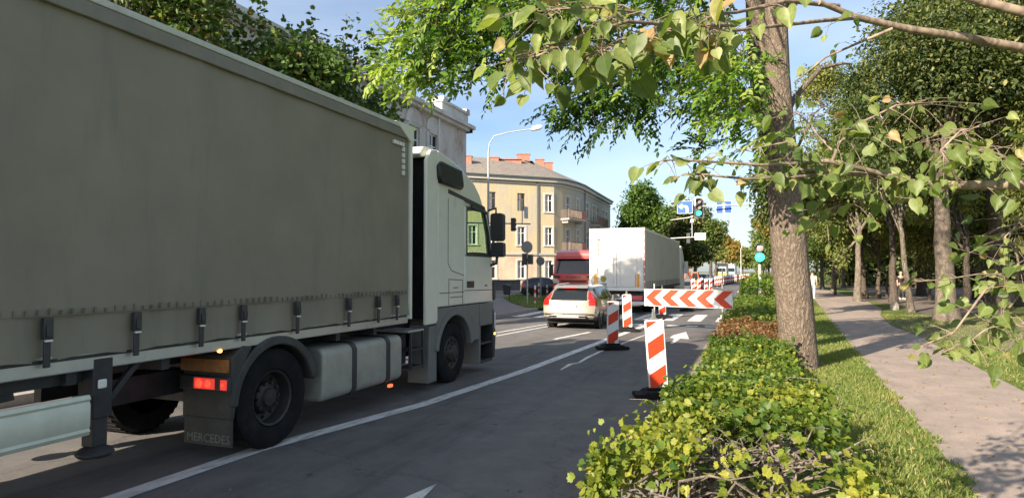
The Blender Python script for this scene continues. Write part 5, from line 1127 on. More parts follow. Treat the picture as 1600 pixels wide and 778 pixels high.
for a in [(650, 100, 7.8, 45, 26, .6, 30), (618, 128, 7.7, 30, 20, .5, 20), (660, 135, 7.8, 44, 18, .5, 26), (700, 20, 8.2, 40, 36, .7, 40), (690, 155, 7.9, 40, 12, .4, 10), (655, 55, 8, 22, 30, .4, 14)]: limbs_.append(hang(*a, dirn=(-.7, -.3, -.3), tint=.3))
src = [np.array(A(x, y, d)) for x, y, d in ((1100, -60, 12.6), (960, -110, 12.2), (830, -120, 11.8), (760, -60, 11.6))]
q = np.array([np.array(tp_[5])] + src); mb.tube(q, [.14, .11, .085, .065, .04], 8)
q = np.array([np.array(tp_[3])] + [np.array(A(x, y, d)) for x, y, d in ((1120, 100, 12.8), (1050, 115, 12.2), (960, 135, 11.8), (880, 160, 11.5))]); mb.tube(q, [.1, .07, .045, .03, .012], 8)
q = np.array([np.array(A(1100, -60, 12.6))] + [np.array(A(x, y, d)) for x, y, d in ((960, 30, 12), (860, 75, 11.6), (760, 110, 11.3), (670, 118, 11), (600, 110, 10.8))]); mb.tube(q, [.07, .045, .034, .024, .016, .006], 7)
for c in limbs_:
    s = src[int(np.argmin([np.linalg.norm(s - c) for s in src]))]; q = bend(s, c, .25, rng, 6, .04); mb.tube(q, [.03, .025, .02, .015, .011, .006], 6)
    for _ in range(3): mb.tube(bend(q[3], c + rng.normal(size=3) * .45, .08, rng, 5, .05), [.012, .01, .008, .006, .003], 5)
for a, b in ST: mb.tube([a, (a + b) / 2 + np.array([0, 0, .01]), b], [.0045, .0035, .002], 4, caps=False)
mb.build('trunk', B_dark, ash, smooth=80)
leaves('crown', *[np.concatenate([s[i] for s in SP]) for i in range(5)], 'leaflet', L_ash, ash)

# --- linden: branches and large leaves close to the camera, trunk outside the frame on the right
lind = thing('linden_tree', 'linden with pale branches and big heart shaped leaves hanging close by', 'tree', (3.0, 3.6, .1))
mb = MB(); LP, LD, LN, LS, LT = [], [], [], [], []
lt = np.array([3.0, 3.6, .1]); trunk_top = lt + np.array([.1, -.1, 5.0])
mb.tube([lt - [0, 0, .1], lt + [0, 0, .35], lt + [.03, 0, 2], lt + [.05, -.05, 3.4], trunk_top], [.3, .2, .17, .15, .12], 14)
def branch(pts, r0, r1, n_leaf, size=.085, spread=.12, from_trunk=True, side=.5, tip=True):
    P = [np.array(A(*p)) for p in pts]
    if from_trunk:
        z = P[0][2]; P = [np.array([lt[0] + .03, lt[1], max(.8, z - .35)])] + P
    n = len(P); mb.tube(P, [r0 + (r1 - r0) * k / (n - 1) for k in range(n)], 9)
    for _ in range(n_leaf):
        t = rng.uniform(.0, 1) ** .8 * (n - 1 - (1 if from_trunk else 0)) + (1 if from_trunk else 0); i = min(int(t), n - 2); f_ = t - i; p = P[i] * (1 - f_) + P[i + 1] * f_; ax = P[i + 1] - P[i]; ax = ax / np.linalg.norm(ax)
        e = p + rng.normal(size=3) * spread * np.array([1, 1, .6]) + np.array([0, 0, -.02]); st = e - p
        mb.tube([p, (p + e) / 2 + [0, 0, .012], e], [.0019, .0014, .001], 4, caps=False)
        d = st / (np.linalg.norm(st) + 1e-6) * .5 + np.array([0, 0, -.55]) + ax * .4 + rng.normal(size=3) * .45
        nn = np.array([-.25, -.65, .55]) + rng.normal(size=3) * .5
        LP.append(e); LD.append(d); LN.append(nn); LS.append(size * .9 * rng.choice([rng.uniform(.4, .8), rng.uniform(.8, 1.25)])); LT.append(rng.normal(.5, .24))
    return P
# lower limb across the trunk
branch([(1700, 292, 3.0), (1600, 288, 3.0), (1500, 290, 3.0), (1430, 286, 3.0), (1340, 272, 2.95), (1230, 264, 2.9)], .034, .008, 40, .062, .07)
branch([(1430, 286, 3.0), (1340, 262, 2.9), (1290, 252, 2.85), (1190, 258, 2.8), (1100, 252, 2.75), (1035, 250, 2.7)], .013, .003, 60, .062, .06, False)
branch([(1340, 272, 2.95), (1260, 275, 2.85), (1170, 280, 2.75), (1090, 272, 2.7), (1065, 274, 2.7)], .009, .003, 34, .064, .045, False)
branch([(1300, 255, 2.9), (1310, 225, 2.9), (1350, 190, 2.95), (1400, 165, 3.0), (1440, 160, 3.0)], .008, .003, 36, .062, .1, False)
branch([(1300, 235, 2.9), (1260, 190, 3.0), (1240, 170, 3.1)], .006, .002, 16, .06, .1, False)
branch([(1290, 262, 2.9), (1230, 222, 2.9), (1160, 235, 2.9)], .005, .002, 14, .06, .08, False)
branch([(1500, 290, 3.0), (1480, 250, 2.9), (1470, 235, 2.9), (1500, 205, 2.9), (1530, 198, 2.9)], .007, .003, 36, .068, .09, False)
branch([(1580, 288, 3.0), (1590, 255, 2.9), (1560, 240, 2.9), (1510, 230, 2.9)], .006, .003, 36, .066, .1, False)
branch([(1400, 284, 3.0), (1370, 300, 3.0), (1310, 330, 3.05), (1270, 350, 3.1)], .006, .002, 26, .07, .1, False)
# upper limbs
branch([(1700, 95, 3.4), (1600, 76, 3.3), (1500, 58, 3.2), (1420, 46, 3.15), (1340, 28, 3.1), (1280, 4, 3.0)], .03, .012, 0)
branch([(1340, 28, 3.1), (1290, 32, 2.9), (1220, 40, 2.7), (1150, 48, 2.5), (1080, 52, 2.3)], .011, .004, 8, .08, .06, False)
branch([(1310, 10, 3.1), (1230, 2, 2.9), (1150, 20, 2.6), (1110, 24, 2.4)], .012, .004, 6, .08, .05, False)
branch([(1700, 40, 3.0), (1600, 20, 3.0), (1530, 2, 3.0), (1460, -25, 3.0)], .026, .02, 0)
branch([(1395, 45, 3.12), (1340, 68, 3.2), (1290, 90, 3.3), (1240, 130, 3.4)], .008, .003, 5, .07, .06, False)
# top spray of very near leaves
branch([(1150, 40, 2.4), (1060, 40, 2.0), (980, 34, 1.85), (900, 60, 1.8), (840, 88, 1.8), (790, 96, 1.8)], .007, .0022, 78, .058, .07, False)
branch([(1060, 40, 2.0), (1000, 66, 1.8), (950, 75, 1.75), (900, 96, 1.75)], .004, .002, 44, .06, .065, False)
branch([(1000, 20, 1.9), (930, 12, 1.8), (870, 15, 1.8), (830, 20, 1.8)], .004, .002, 34, .058, .06, False)
branch([(1150, 20, 2.2), (1120, 20, 1.9), (1090, 40, 1.8), (1140, 50, 1.8)], .004, .002, 24, .06, .055, False)
# right lower spray
branch([(1760, 470, 3.4), (1660, 455, 3.3), (1590, 440, 3.2), (1540, 452, 3.1), (1490, 520, 3.0), (1440, 540, 2.95)], .012, .003, 26, .075, .08)
branch([(1590, 440, 3.2), (1590, 400, 3.2), (1570, 370, 3.2), (1600, 340, 3.2)], .007, .002, 56, .062, .12, False)
branch([(1600, 450, 3.2), (1570, 490, 3.1), (1520, 530, 3.0), (1470, 552, 3.0)], .006, .002, 32, .075, .09, False)
branch([(1590, 430, 3.2), (1530, 428, 3.1), (1480, 436, 3.0), (1430, 440, 3.0)], .005, .002, 9, .075, .035, False)
branch([(1620, 500, 3.2), (1590, 520, 3.1), (1560, 500, 3.1), (1540, 545, 3.1)], .005, .002, 26, .07, .1, False)
# dry curled leaves
for px, py in ((1105, 62), (1022, 60), (1098, 78), (940, 82), (915, 80), (1012, 48), (1112, 70), (1048, 75)):
    LP.append(np.array(A(px, py, 1.85))); LD.append(np.array([rng.normal() * .2, 0, -1])); LN.append(np.array([-.5, -.8, .2]) + rng.normal(size=3) * .3); LS.append(.065 * rng.uniform(.7, 1.1)); LT.append(1.0)
for bp0, (px, py, D) in (((1340, 28, 3.1), (1290, -260, 3.4)), ((1500, 58, 3.2), (1560, -300, 3.0))): pass
mb.build('trunk', B_twig, lind, smooth=80)
# the crown above the frame, over and behind the camera: it throws the dappled shade on the footpath
c_ = clump_leaves(rng, [((3.2, 3.0, 6.6), (1.7, 1.7, 1.1), 700), ((.6, 1.0, 5.0), (1.1, 1.1, .5), 260), ((1.6, 2.2, 5.8), (1.2, 1.2, .8), 420), ((4.6, 3.6, 5.6), (1.3, 1.3, 1.0), 500), ((3.0, 1.0, 5.2), (1.2, 1.1, .7), 380)], .1, .6, .5)
leaves('crown', *[np.concatenate([np.array(a), b]) for a, b in zip((LP, LD, LN, LS, LT), c_)], 'heart', L_lind, lind)

# --- hedge shrubs
def shrub(name, label, x0, x1, y0, y1, z0, z1, n, size, lm, seed, stems=0, kind='maple', hole=None, tint=0, twig=True):
    rng = np.random.default_rng(seed); root = thing(name, label, 'shrub', ((x0 + x1) / 2, (y0 + y1) / 2, .1), 0, 'hedge shrubs along the kerb')
    U = rng.uniform(0, 1, (n, 3)); face = rng.random(n)
    X = x0 + (x1 - x0) * U[:, 0]; Y = y0 + (y1 - y0) * U[:, 1]
    topz = z1 * (1 + .16 * np.sin(X * 4.1 + seed) * np.sin(Y * 2.7) + .1 * np.sin(Y * 6.3 + X * 5 + seed) + rng.normal(0, .07, n))
    rx = np.abs((X - (x0 + x1) / 2) / ((x1 - x0) / 2)); topz *= 1 - .22 * rx ** 4
    Z = np.where(face < .55, topz - rng.exponential(.085, n), .2 + (topz - .2) * U[:, 2] ** .7)
    sx = np.where(U[:, 0] < .5, -1, 1); sidew = face > .72
    X = np.where(sidew, np.where(sx < 0, x0, x1) + rng.normal(0, .05, n) + .06 * np.sin(Y * 5 + Z * 7), X)
    end = face > .9; Y = np.where(end, np.where(rng.random(n) < .5, y0, y1) + rng.normal(0, .06, n), Y); 
    if seed == 1: X = np.where(X < 0, X * (1 - .26 * (Y - y0) / (y1 - y0)), X)
    P = np.stack([X, Y, Z + .1], 1)
    if hole is not None:
        keep = ~((np.abs((P[:, 0] - hole[0]) / hole[3]) ** 2 + np.abs((P[:, 1] - hole[1]) / hole[4]) ** 2 + np.abs((P[:, 2] - hole[2]) / hole[5]) ** 2 < 1) & (rng.random(n) < .85)); P = P[keep]
    m = len(P); out = np.stack([(P[:, 0] - (x0 + x1) / 2) * 1.2, (P[:, 1] - (y0 + y1) / 2) * .25, np.full(m, .8)], 1)
    D = out * .5 + rng.normal(size=(m, 3)) * .7 + np.array([0, -.1, -.15]); N = out + rng.normal(size=(m, 3)) * .45
    T = .42 + .22 * np.sin(P[:, 0] * 3 + seed) * np.sin(P[:, 1] * 2.1) + rng.normal(0, .2, m) + tint + .2 * (P[:, 1] < y0 + .8) * (seed == 1)
    leaves('foliage', P, D, N, size * rng.uniform(.4, 1.3, m), T, kind, lm, root)
    w = MB()
    for k in range(stems):
        bx, by = rng.uniform(x0 + .25, x1 - .25), rng.uniform(y0 + .15, y1 - .15); p = np.array([bx, by, .08]); 
        for j in range(rng.integers(2, 5)):
            e = np.array([float(np.clip(bx + rng.normal(0, .28), x0 + .22, x1 - .15)), by + rng.normal(0, .25), z1 * rng.uniform(.6, .88) + .1]); q = bend(p, e, .05, rng, 6, .08); w.tube(q, [.02, .017, .014, .011, .008, .004], 6)
            for _ in range(3):
                s = q[rng.integers(2, 5)]; w.tube(bend(s, s + np.array([rng.normal(0, .2), rng.normal(0, .2), rng.uniform(0, .14)]), .02, rng, 4, .08), [.009, .007, .005, .003], 5)
    return root, w
r1, w = shrub('hedge_shrub', 'nearest ragged hedge shrub with bare knobbly branches showing through yellow green leaves', -.93, .54, 4.1, 7.0, .15, .6, 10000, .054, L_hedge, 1, 20, hole=(.05, 4.7, .48, .55, 1.05, .6), tint=.16)
rb = np.random.default_rng(8)
for px, py, D in ((1172, 800, 4.75), (1225, 800, 4.7), (1110, 800, 4.9)):      # thick pruned stems in the gap
    p = np.array(A(px, py, D)); p[2] = .08; q = p + np.array([rb.normal(0, .05), .0, .36]); st = bend(p, q, 0, rb, 5, .05); w.tube(st, [.04, .034, .03, .03, .034], 8)
    for k in range(6):
        e = q + np.array([rb.uniform(-.4, .4), rb.uniform(-.2, .3), rb.uniform(-.08, .12)]); s2 = bend(q - [0, 0, rb.uniform(0, .12)], e, .03, rb, 6, .09); w.tube(s2, [.024, .021, .019, .017, .015, .012], 7)
        for _ in range(3):
            s = s2[rb.integers(2, 6)]; w.tube(bend(s, s + np.array([rb.normal(0, .18), rb.normal(0, .12), rb.uniform(0, .2)]), .02, rb, 4, .1), [.011, .009, .006, .003], 5)
for a, b in (((1075, 660), (1140, 720)), ((1130, 640), (1120, 690)), ((1100, 690), (1260, 682)), ((1265, 680), (1330, 640)), ((1190, 640), (1170, 700)), ((1290, 690), (1310, 620))):
    p, q = np.array(A(*a, 5.7)), np.array(A(*b, 5.6)); w.tube(bend(p, q, .02, rb, 6, .06), [.026, .023, .022, .02, .017, .012], 7)
w.build('branches', B_hedge, r1, smooth=70)
for args in (('green hedge shrub just before the thick trunk, second from the camera', -.68, .5, 6.9, 12.2, .15, .45, 10500, .05, L_hedge, 2, 10, 'maple', None, .06), ('brown dried hedge shrub left of the thick trunk', -.72, .5, 13.2, 17.4, .15, .5, 6500, .048, L_brown, 3, 6),
             ('bright green hedge shrub beyond the brown dried one', -.7, .7, 17.4, 30, .15, .6, 9000, .062, L_hedge, 4, 6), ('taller hedge shrub around the foot of the traffic light pole', -.55, .9, 30.2, 52, .2, 1.25, 6000, .11, L_hedge, 5, 4)):
    rt, w = shrub('hedge_shrub', *args)
    w.build('branches', B_hedge, rt, smooth=70)
rt, w = shrub('hedge_shrub', 'olive hedge shrub between the thick trunk and the brown dried one', -.76, .4, 12.0, 13.4, .15, .48, 1700, .06, L_hedge, 6, 2, tint=-.12); w.build('branches', B_hedge, rt, smooth=70)
rt, w = shrub('hedge_shrub', 'farthest low hedge shrub along the kerb beyond the traffic light', -.4, 1.1, 53, 110, .2, 1.1, 5000, .2, L_hedge, 9, 2); w.build('branches', B_hedge, rt, smooth=70)

# --- left of the street
def R_(s): return np.random.default_rng(s)
tree('maple_tree', 'reddish green maple with upright shoots rising behind the lorry trailer roof', (-11.9, 14.2, .1), crown(R_(1), (.2, .3, 6.25), (2.8, 2.6, 1.75), 30, 760, (.36, .52)) + [((dx, dy, 7.1 + h / 2), (.3, .3, h / 1.5), 150) for dx, dy, h in ((-.9, -1, 1.5), (-.5, -.8, 2.3), (.5, .2, 1.5), (1.3, .8, 1.6), (1.8, 1.2, 1.3), (-1.8, -.4, 1.1))], 'maple', .13, L_maple, B_dark, .16, 4.6, seed=4, limbs=18)
tree('street_tree', 'dark leafy tree at the top left above the front of the tarpaulin trailer', (-13.4, 10.9, .1), crown(R_(2), (0, .2, 8.2), (2.4, 2.3, 3.0), 18, 700, (.3, .45)), 'leaflet', .16, L_maple, B_dark, .22, 5, seed=5, limbs=12)
tree('round_tree', 'big round light green tree beyond the white trailer', tuple(G(985, 437.5)[:2]) + (0,), [], 'diamond', .3, L_mid, B_dark) if False else None
def avenue(name, label, px, D, top_y, wpx, lm, n, sz, seed, kind='diamond', low=.35, tr=.3, grp=None, bark=None, cl=14, zmin=2.0, each=None):
    p = A(px, 424, D); zt = EYE + (424 - top_y) * D / 1000; rw = wpx * D / 2000; zc = zmin + (zt - zmin) * .53
    return tree(name, label, (p.x, p.y, 0), crown(R_(seed), (0, 0, zc), (rw, rw, (zt - zmin) * .5), cl, n, (.34, .5)), kind, sz, lm, bark or B_dark, tr, max(2.2, zmin + .3 * (zt - zmin)), (rw * .05, 0), grp, seed, limbs=10)
avenue('street_tree', 'big round light green tree behind the white trailer, beside the yellow house', 1000, 78, 284, 96, leafmat('fresh_leaf', [(0, (.04, .08, .015)), (.5, (.09, .16, .03)), (1, (.17, .24, .05))], .4), 900, .36, 21, zmin=4, cl=18)
avenue('street_tree', 'dark green tree behind the mast arm above the white trailer', 1062, 88, 300, 90, L_dark, 620, .42, 22, zmin=3)
avenue('street_tree', 'bluish green rounded tree right of the blue left arrow sign', 1110, 105, 318, 52, L_mid, 560, .42, 23, zmin=4)
avenue('street_tree', 'dark low tree over the orange digger', 1085, 84, 372, 66, L_dark, 600, .36, 24, zmin=2.5)
avenue('street_tree', 'yellow autumn tree above the distant oncoming lorries', 1138, 175, 368, 44, L_yell, 420, .75, 25, zmin=4)
avenue('street_tree', 'second yellowish tree left of the yellow autumn tree', 1118, 150, 376, 36, L_oliv, 400, .7, 26, zmin=4)
avenue('street_tree', 'pale green tree farthest along the left of the avenue', 1160, 260, 384, 46, L_oliv, 420, 1.1, 27, zmin=4)
avenue('street_tree', 'hazy low tree closing the far end of the avenue', 1182, 380, 402, 44, L_mid, 420, 1.5, 28, zmin=2)
for i, (px, D, ty, w) in enumerate(((900, 130, 372, 60), (840, 150, 380, 80), (1040, 160, 360, 60), (1075, 210, 372, 40))):
    avenue('street_tree', 'tree mostly hidden behind the houses and lorries left of the avenue', px, D, ty, w, L_mid, 300, .7, 40 + i, zmin=2, grp='hidden trees left of the avenue')
# --- right of the street
tree('kerb_tree', 'dark leaved tree by the kerb, left of the thick trunk and above the traffic light', (1.15, 26, .1), crown(R_(31), (0, 0, 5.0), (1.5, 1.9, 2.3), 16, 520, (.3, .46)), 'leaflet', .17, L_dark, B_dark, .16, 3.2, seed=31, limbs=12, droop=.6)
tree('kerb_tree', 'yellowing tree by the kerb right of the green traffic light', (1.6, 44, .1), crown(R_(32), (0, 0, 4.6), (1.9, 2.4, 2.4), 12, 420, (.34, .5)), 'diamond', .2, L_yell, B_pale, .16, 2.8, seed=32)
tree('kerb_tree', 'green tree farther along the right kerb above the hedge', (1.6, 62, .1), crown(R_(33), (0, 0, 5.4), (2.6, 3, 3), 12, 420, (.34, .5)), 'diamond', .28, L_mid, B_dark, .2, 3, seed=33)
for i, yy in enumerate((85, 110, 140, 180)):
    tree('kerb_tree', 'row tree along the right kerb far down the avenue', (2.0, yy, .1), crown(R_(34 + i), (0, 0, 5.5), (3, 3.4, 3.2), 9, 300, (.38, .52)), 'diamond', .5, L_mid, B_dark, .22, 3, group='far row trees along the right kerb', seed=34 + i)
# park trees
def park(name, label, px, py, lm, bark, tr, th, cr, leaf='diamond', size=.17, lean=(0, 0), seed=50, limbs=12, droop=.35):
    p = G(px, py, .1); return tree(name, label, (p.x, p.y, .1), cr, leaf, size, lm, bark, tr, th, lean, None, seed, droop, limbs=limbs)
park('park_tree', 'stout park tree with dark upper trunk and sunlit lower trunk behind the hanging linden leaves', 1480, 501, L_dark, barkmat('half_dark_bark', (.09, .07, .055), (.17, .14, .11), 9, .6), .34, 5.5, crown(R_(51), (1.0, .5, 9.0), (5.0, 4.6, 4.6), 32, 1300, (.25, .38)) , 'leaflet', .17, (-.1, 0), 51, 16)
park('park_tree', 'pale trunked park tree with yellowing leaves and a green sprout beside the path bend', 1340, 471, L_oliv, B_pale, .2, 4.6, crown(R_(52), (-.3, 0, 7.2), (4.4, 4.0, 3.6), 24, 900, (.24, .38)) + [((-.9, -.3, 2.6), (.55, .5, .9), 260)], 'diamond', .19, (.15, 0), 52)
park('park_tree', 'small park tree with whitewashed trunk on the lawn beyond the path', 1302, 458, L_mid, B_pale, .17, 4, crown(R_(53), (0, 0, 6.6), (4.2, 4, 3.4), 14, 420, (.3, .44)), 'diamond', .34, (.1, 0), 53)
park('park_tree', 'thin leaning park tree left of the stout trunk', 1424, 488, L_mid, B_pale, .13, 4.6, crown(R_(54), (-.5, .6, 7.4), (3.4, 3.4, 3.2), 18, 800, (.24, .38)), 'diamond', .15, (-.45, 0), 54)
park('park_tree', 'dark slim park trunk between the pale trunk and the thin leaning tree', 1396, 474, L_dark, B_dark, .2, 5, crown(R_(55), (0, 0, 7.5), (3.6, 3.6, 3.2), 16, 420, (.28, .42)), 'diamond', .28, (0, 0), 55)
park('park_tree', 'airy olive green tree with sky showing through above the footpath', 1350, 466, L_oliv, B_dark, .22, 7, crown(R_(56), (-1.2, 2, 12.5), (4.2, 4, 5.0), 22, 700, (.18, .32)), 'leaflet', .22, (-.4, 0), 56)
park('park_tree', 'dark spreading tree at the right edge with yellowed hanging tips', 1600, 478, L_dark, B_dark, .35, 5, crown(R_(57), (0, 0, 8.0), (4.8, 4.6, 5.4), 30, 1200, (.24, .38)), 'leaflet', .18, (0, 0), 57, 14, .7)
park('park_tree', 'golden green drooping tree at the far right above the lower linden spray', 1700, 505, L_oliv, B_dark, .25, 4, crown(R_(58), (-1.2, 0, 6.0), (2.4, 2.4, 3.6), 16, 900, (.3, .42)), 'leaflet', .14, (0, 0), 58, 12, .8)
park('park_tree', 'dark tree deep in the park behind the stout trunk', 1530, 468, L_dark, B_dark, .3, 5, crown(R_(59), (0, 0, 8), (5, 5, 5.5), 20, 460, (.3, .42)), 'diamond', .4, (0, 0), 59)
park('park_tree', 'dark tree deep in the park behind the thin leaning tree', 1440, 462, L_dark, B_dark, .28, 5, crown(R_(60), (0, 0, 8), (5, 5, 5.5), 20, 460, (.3, .42)), 'diamond', .42, (0, 0), 60)
park('park_tree', 'tall dark tree at the top right with pale green hanging tufts', 1560, 484, L_dark, B_dark, .4, 8, crown(R_(61), (-.5, 0, 14), (6.5, 5, 6), 30, 1300, (.22, .34)), 'leaflet', .22, (0, 0), 61, 14, .7)
park('park_tree', 'yellow green low tree right of the thick trunk above the far path', 1285, 452, L_yell, B_dark, .2, 3.5, crown(R_(62), (-.4, 0, 5.2), (3.4, 3.2, 2.4), 16, 420, (.3, .44)), 'diamond', .3, (0, 0), 62)
park('park_tree', 'feathery yellow green park tree low over the lawn between path and thin trunk', 1372, 466, L_oliv, B_dark, .14, 3.4, crown(R_(63), (-.6, 0, 6.0), (3.6, 3.4, 3.6), 26, 700, (.22, .36)), 'diamond', .17, (.1, 0), 63, 14, .6)
park('park_tree', 'light green young tree behind the whitewashed trunk', 1318, 449, L_mid, B_dark, .18, 3, crown(R_(64), (0, 0, 6.4), (4.6, 4, 4.6), 22, 520, (.26, .4)), 'diamond', .34, (0, 0), 64, 12)
park('park_tree', 'light olive tree hanging low behind the stout trunk, left of the golden drooping tree', 1510, 486, L_oliv, B_dark, .16, 3.4, crown(R_(65), (-.5, 2, 5.2), (2.6, 2.4, 2.4), 16, 500, (.26, .4)), 'leaflet', .17, (.1, 0), 65, 12, .7)
for lb, px, py, lm_, sd, rr_ in (('low leafy young tree left of the pale trunk at the path bend', 1305, 461, L_mid, 66, 2.8), ('low yellow green young tree between the thin leaning tree and the stout trunk', 1452, 470, L_oliv, 67, 2.3), ('low bushy young tree right of the stout trunk', 1538, 476, L_mid, 68, 2.4), ('slender young tree behind the dark slim park trunk', 1385, 464, L_oliv, 69, 2.6)):
    park('young_tree', lb, px, py, lm_, B_dark, .08, 1.8, crown(R_(sd), (0, 0, 4.0), (rr_, rr_, 2.3), 18, 420, (.28, .42)), 'diamond', .19, (.1, 0), sd, 10, .5)
# far wood of the park as one mass, with its trunks
wd = R_(70); Pw = []; wood_mb = MB()
for k in range(120):
    x, y = wd.uniform(4, 75), wd.uniform(78, 125); h = wd.uniform(9, 16)
    if x < .1 * y - 2.6: continue
    Pw.append(((x + 2, y, 2.2), (3.4, 2.6, 2.0), 330)); Pw.append(((x, y, h * .62), (3.6, 3.6, h * .36), 300)); Pw.append(((x + 1, y - 2, h * .3), (2.6, 2.4, h * .2), 90))
    wood_mb.tube([(x, y, 0), (x + wd.normal() * .2, y, h * .55)], [.28, .16], 7)
for k in range(26):
    x, y = wd.uniform(16, 60), wd.uniform(42, 80); h = wd.uniform(9, 15); Pw.append(((x, y, h * .62), (3.4, 3.4, h * .34), 320)); wood_mb.tube([(x, y, 0), (x + wd.normal() * .2, y, h * .55)], [.25, .15], 7)
wo_ = thing('park_wood', 'dark wood closing the park behind the single trees', 'wood', (30, 90, 0)); tag(wo_, kind='stuff')
tag(wood_mb.build('trunks', B_dark, wo_), kind='stuff'); tag(leaves('foliage', *clump_leaves(wd, Pw, .62), 'diamond', L_dark, wo_), kind='stuff')
# --- grass blades, fallen leaves
gr = R_(80)
def in_path(X, Y):
    """true on the paved footpath"""
    ly = np.array([p.y for p in pl]); lx = np.array([p.x for p in pl]); ry = np.array([p.y for p in pr_]); rx_ = np.array([p.x for p in pr_]); o1 = np.argsort(ly); o2 = np.argsort(ry)
    return (X > np.interp(Y, ly[o1], lx[o1]) + .05 * np.sin(Y * 5) + .03 * np.sin(Y * 13 + 1) + .02) & (X < np.interp(Y, ry[o2], rx_[o2]) + .02)
def blades(x0, x1, y0, y1, n, h):
    X = gr.uniform(x0, x1, n); Y = gr.uniform(y0, y1, n); k = ~in_path(X, Y); d = np.sin(X * 3.1 + Y * 1.3) * np.sin(Y * 1.7 - X) + gr.normal(0, .4, n); k &= d > -.75; return np.stack([X[k], Y[k], np.full(k.sum(), .1)], 1), h
S_ = [blades(.75, 2.2, 4.6, 16, 42000, .06), blades(1, 3, 16, 34, 22000, .07), blades(3.7, 10, 9, 30, 60000, .065)]
P = np.concatenate([s[0] for s in S_]); Hh = np.concatenate([np.full(len(s[0]), s[1]) for s in S_]); n = len(P)
L_gr = leafmat('grass_blade', [(0, (.08, .13, .025)), (.5, (.16, .22, .05)), (.8, (.3, .28, .1)), (1, (.42, .34, .18))], .4)
LEAF['blade'] = (np.array([(-.09, 0, 0), (.09, 0, 0), (.05, .6, .1), (0, 1, .3)]), [(0, 1, 2), (0, 2, 3)])
Dg = np.stack([gr.normal(0, .45, n), gr.normal(0, .45, n), np.ones(n)], 1); Ng = gr.normal(size=(n, 3)); Ng[:, 2] *= .2
tag(leaves('grass', P, Dg, Ng, Hh * gr.uniform(.4, 1.3, n), gr.normal(.5, .22, n) + .15 * np.sin(P[:, 0] * 2.3) * np.sin(P[:, 1] * 1.1), 'blade', L_gr, None), 'short sunlit grass along the footpath', 'grass', kind='stuff')
n = 1500; X = gr.uniform(1.0, 6, n); Y = gr.uniform(5, 30, n)
tag(leaves('fallen_leaves', np.stack([X, Y, np.full(n, .118)], 1), np.concatenate([gr.normal(size=(n, 2)), gr.normal(0, .12, (n, 1))], 1), np.tile([0., 0, 1], (n, 1)) + gr.normal(0, .25, (n, 3)), gr.uniform(.02, .05, n), gr.random(n), 'diamond', L_dryl, None), 'small dry leaves scattered over path and grass', 'fallen leaves', kind='stuff')
n = 260; X = gr.uniform(-4.6, -.85, n); X = np.where(gr.random(n) < .6, -.85 - gr.exponential(.25, n), X); Y = gr.uniform(4, 40, n)
tag(leaves('road_litter', np.stack([X, Y, np.full(n, .012)], 1), np.concatenate([gr.normal(size=(n, 2)), gr.normal(0, .1, (n, 1))], 1), np.tile([0., 0, 1], (n, 1)) + gr.normal(0, .2, (n, 3)), gr.uniform(.012, .035, n), gr.random(n), 'diamond', L_dryl, None), 'specks of dry leaf on the asphalt', 'fallen leaves', kind='stuff')
n = 5000; ang = gr.random(n); pts = np.array([[p.x, p.y] for p in isl]); X = gr.uniform(pts[:, 0].min(), pts[:, 0].max(), n); Y = gr.uniform(pts[:, 1].min(), pts[:, 1].max(), n); k = np.array([inpoly((a, b), [tuple(q) for q in pts]) for a, b in zip(X, Y)]); m = k.sum()
tag(leaves('island_grass', np.stack([X[k], Y[k], np.full(m, .16)], 1), np.stack([gr.normal(0, .4, m), gr.normal(0, .4, m), np.ones(m)], 1), gr.normal(size=(m, 3)), gr.uniform(.08, .16, m), gr.normal(.3, .15, m), 'blade', L_gr, None), 'green grass on the corner island', 'grass', kind='stuff')
p = G(1398, 484, .1); b = MB(); b.lathe([(.19, 0), (.18, .22), (.1, .36), (.001, .38)], (0, 0, 0), 'z', 9); b = b.build('marker_stone', mat('pale_stone', (.3, .28, .23), .85, var=.15, bump=.4), None, smooth=30); b.location = p; tag(b, 'small pale stone standing on the grass left of the thin leaning tree', 'stone')

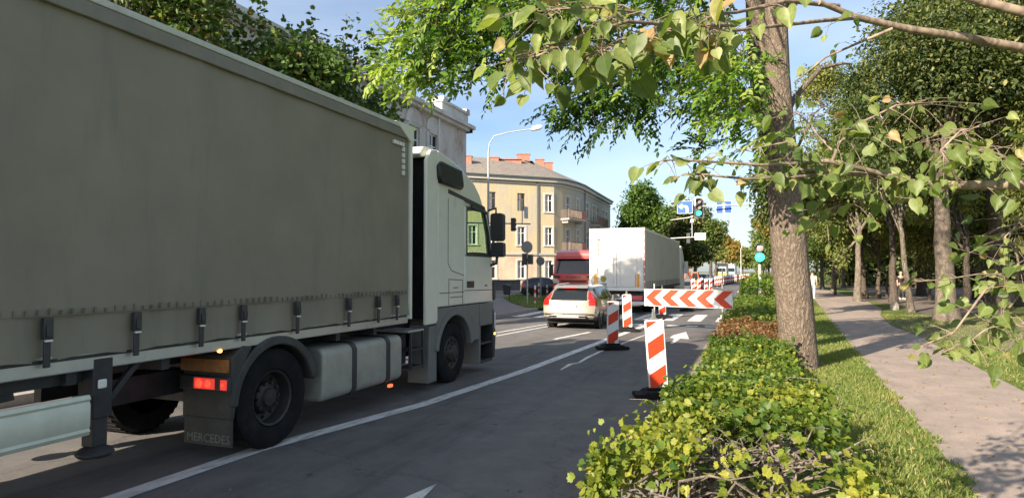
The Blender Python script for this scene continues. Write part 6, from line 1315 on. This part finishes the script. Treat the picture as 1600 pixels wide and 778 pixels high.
# ------------------------------------------------------------------ people
def skin(name, verts, edges, m, parent, sub=2, root=0):
    me = bpy.data.meshes.new(name); me.from_pydata([v[:3] for v in verts], edges, []); me.materials.append(m); o = bpy.data.objects.new(name, me); COL.objects.link(o); o.parent = parent
    md = o.modifiers.new('skin', 'SKIN'); md.use_smooth_shade = True; me.skin_vertices.new() if not me.skin_vertices else None
    for i, v in enumerate(verts): r = v[3]; me.skin_vertices[0].data[i].radius = (r, r) if not hasattr(r, '__len__') else r
    me.skin_vertices[0].data[root].use_root = True
    s = o.modifiers.new('sub', 'SUBSURF'); s.levels = s.render_levels = sub; return o
M_skin = mat('skin', (.55, .33, .24), .55, var=.06); M_hair = mat('dark_hair', (.04, .03, .02), .7)
def person(label, loc, rz, top, legs, shoe, stride=.22, arm=.12):
    t = thing('person', label, 'person', loc, rz); s = stride
    V = [(0, 0, .95, (.14, .1)), (0, 0, 1.15, (.125, .09)), (0, -.01, 1.38, (.17, .1)), (0, -.01, 1.48, .06), (0, -.02, 1.58, .07), (0, -.03, 1.67, .095), (0, -.03, 1.74, .07),
         (.09, 0, .88, .085), (.1, -s * .5, .5, .06), (.1, -s, .1, .042), (.11, -s - .12, .04, .035), (-.09, 0, .88, .085), (-.1, s * .3, .5, .06), (-.1, s, .12, .042), (-.11, s - .1, .05, .035),
         (.19, 0, 1.4, .05), (.23, arm * .4, 1.14, .04), (.24, -arm * .2, .9, .03), (.24, -arm * .4, .8, .03), (-.19, 0, 1.4, .05), (-.23, -arm * .4, 1.14, .04), (-.24, -arm, .92, .03), (-.24, -arm * 1.3, .83, .03)]
    E = [(0, 1), (1, 2), (2, 3), (3, 4), (4, 5), (5, 6), (0, 7), (7, 8), (8, 9), (9, 10), (0, 11), (11, 12), (12, 13), (13, 14), (2, 15), (15, 16), (16, 17), (17, 18), (2, 19), (19, 20), (20, 21), (21, 22)]
    skin('body', V, E, M_skin, t)
    skin('shirt', [(0, 0, .93, (.165, .125)), (0, 0, 1.15, (.15, .115)), (0, -.01, 1.4, (.19, .12)), (.2, 0, 1.4, .068), (.235, arm * .3, 1.2, .06), (-.2, 0, 1.4, .068), (-.235, -arm * .3, 1.2, .06)], [(0, 1), (1, 2), (2, 3), (3, 4), (2, 5), (5, 6)], top, t)
    skin('trousers', [(0, 0, .97, (.155, .12)), (.09, 0, .86, .105), (.1, -s * .5, .5, .078), (.1, -s, .12, .06), (-.09, 0, .86, .105), (-.1, s * .3, .5, .078), (-.1, s, .14, .06)], [(0, 1), (1, 2), (2, 3), (0, 4), (4, 5), (5, 6)], legs, t)
    skin('hair', [(0, -.0, 1.7, .1), (0, .01, 1.75, .085), (0, .05, 1.64, .06)], [(0, 1), (0, 2)], M_hair, t)
    for x, y in ((.11, -s), (-.11, s)): b = MB(); b.prism(rrect(x - .05, x + .05, .0, .09, .03), 'y', y - .2, y + .07); b = b.build('shoe', shoe, None, bevel=.015); b.parent = t
    return t
p = G(1270, 466, .1); person('person in a white top and pale blue trousers walking, half hidden by the thick trunk', (p.x, p.y, .1), R(170), mat('white_cotton', (.75, .73, .7), .8), mat('pale_blue_denim', (.35, .5, .6), .8), M_white)
p = G(1408, 468, .1); person('person in dark clothes standing in the shade beside the thin leaning tree', (p.x, p.y, .1), R(20), mat('dark_jacket', (.02, .02, .03), .8), mat('dark_trousers', (.03, .03, .035), .8), mat('pale_shoes', (.5, .48, .45), .6), .06, .05)
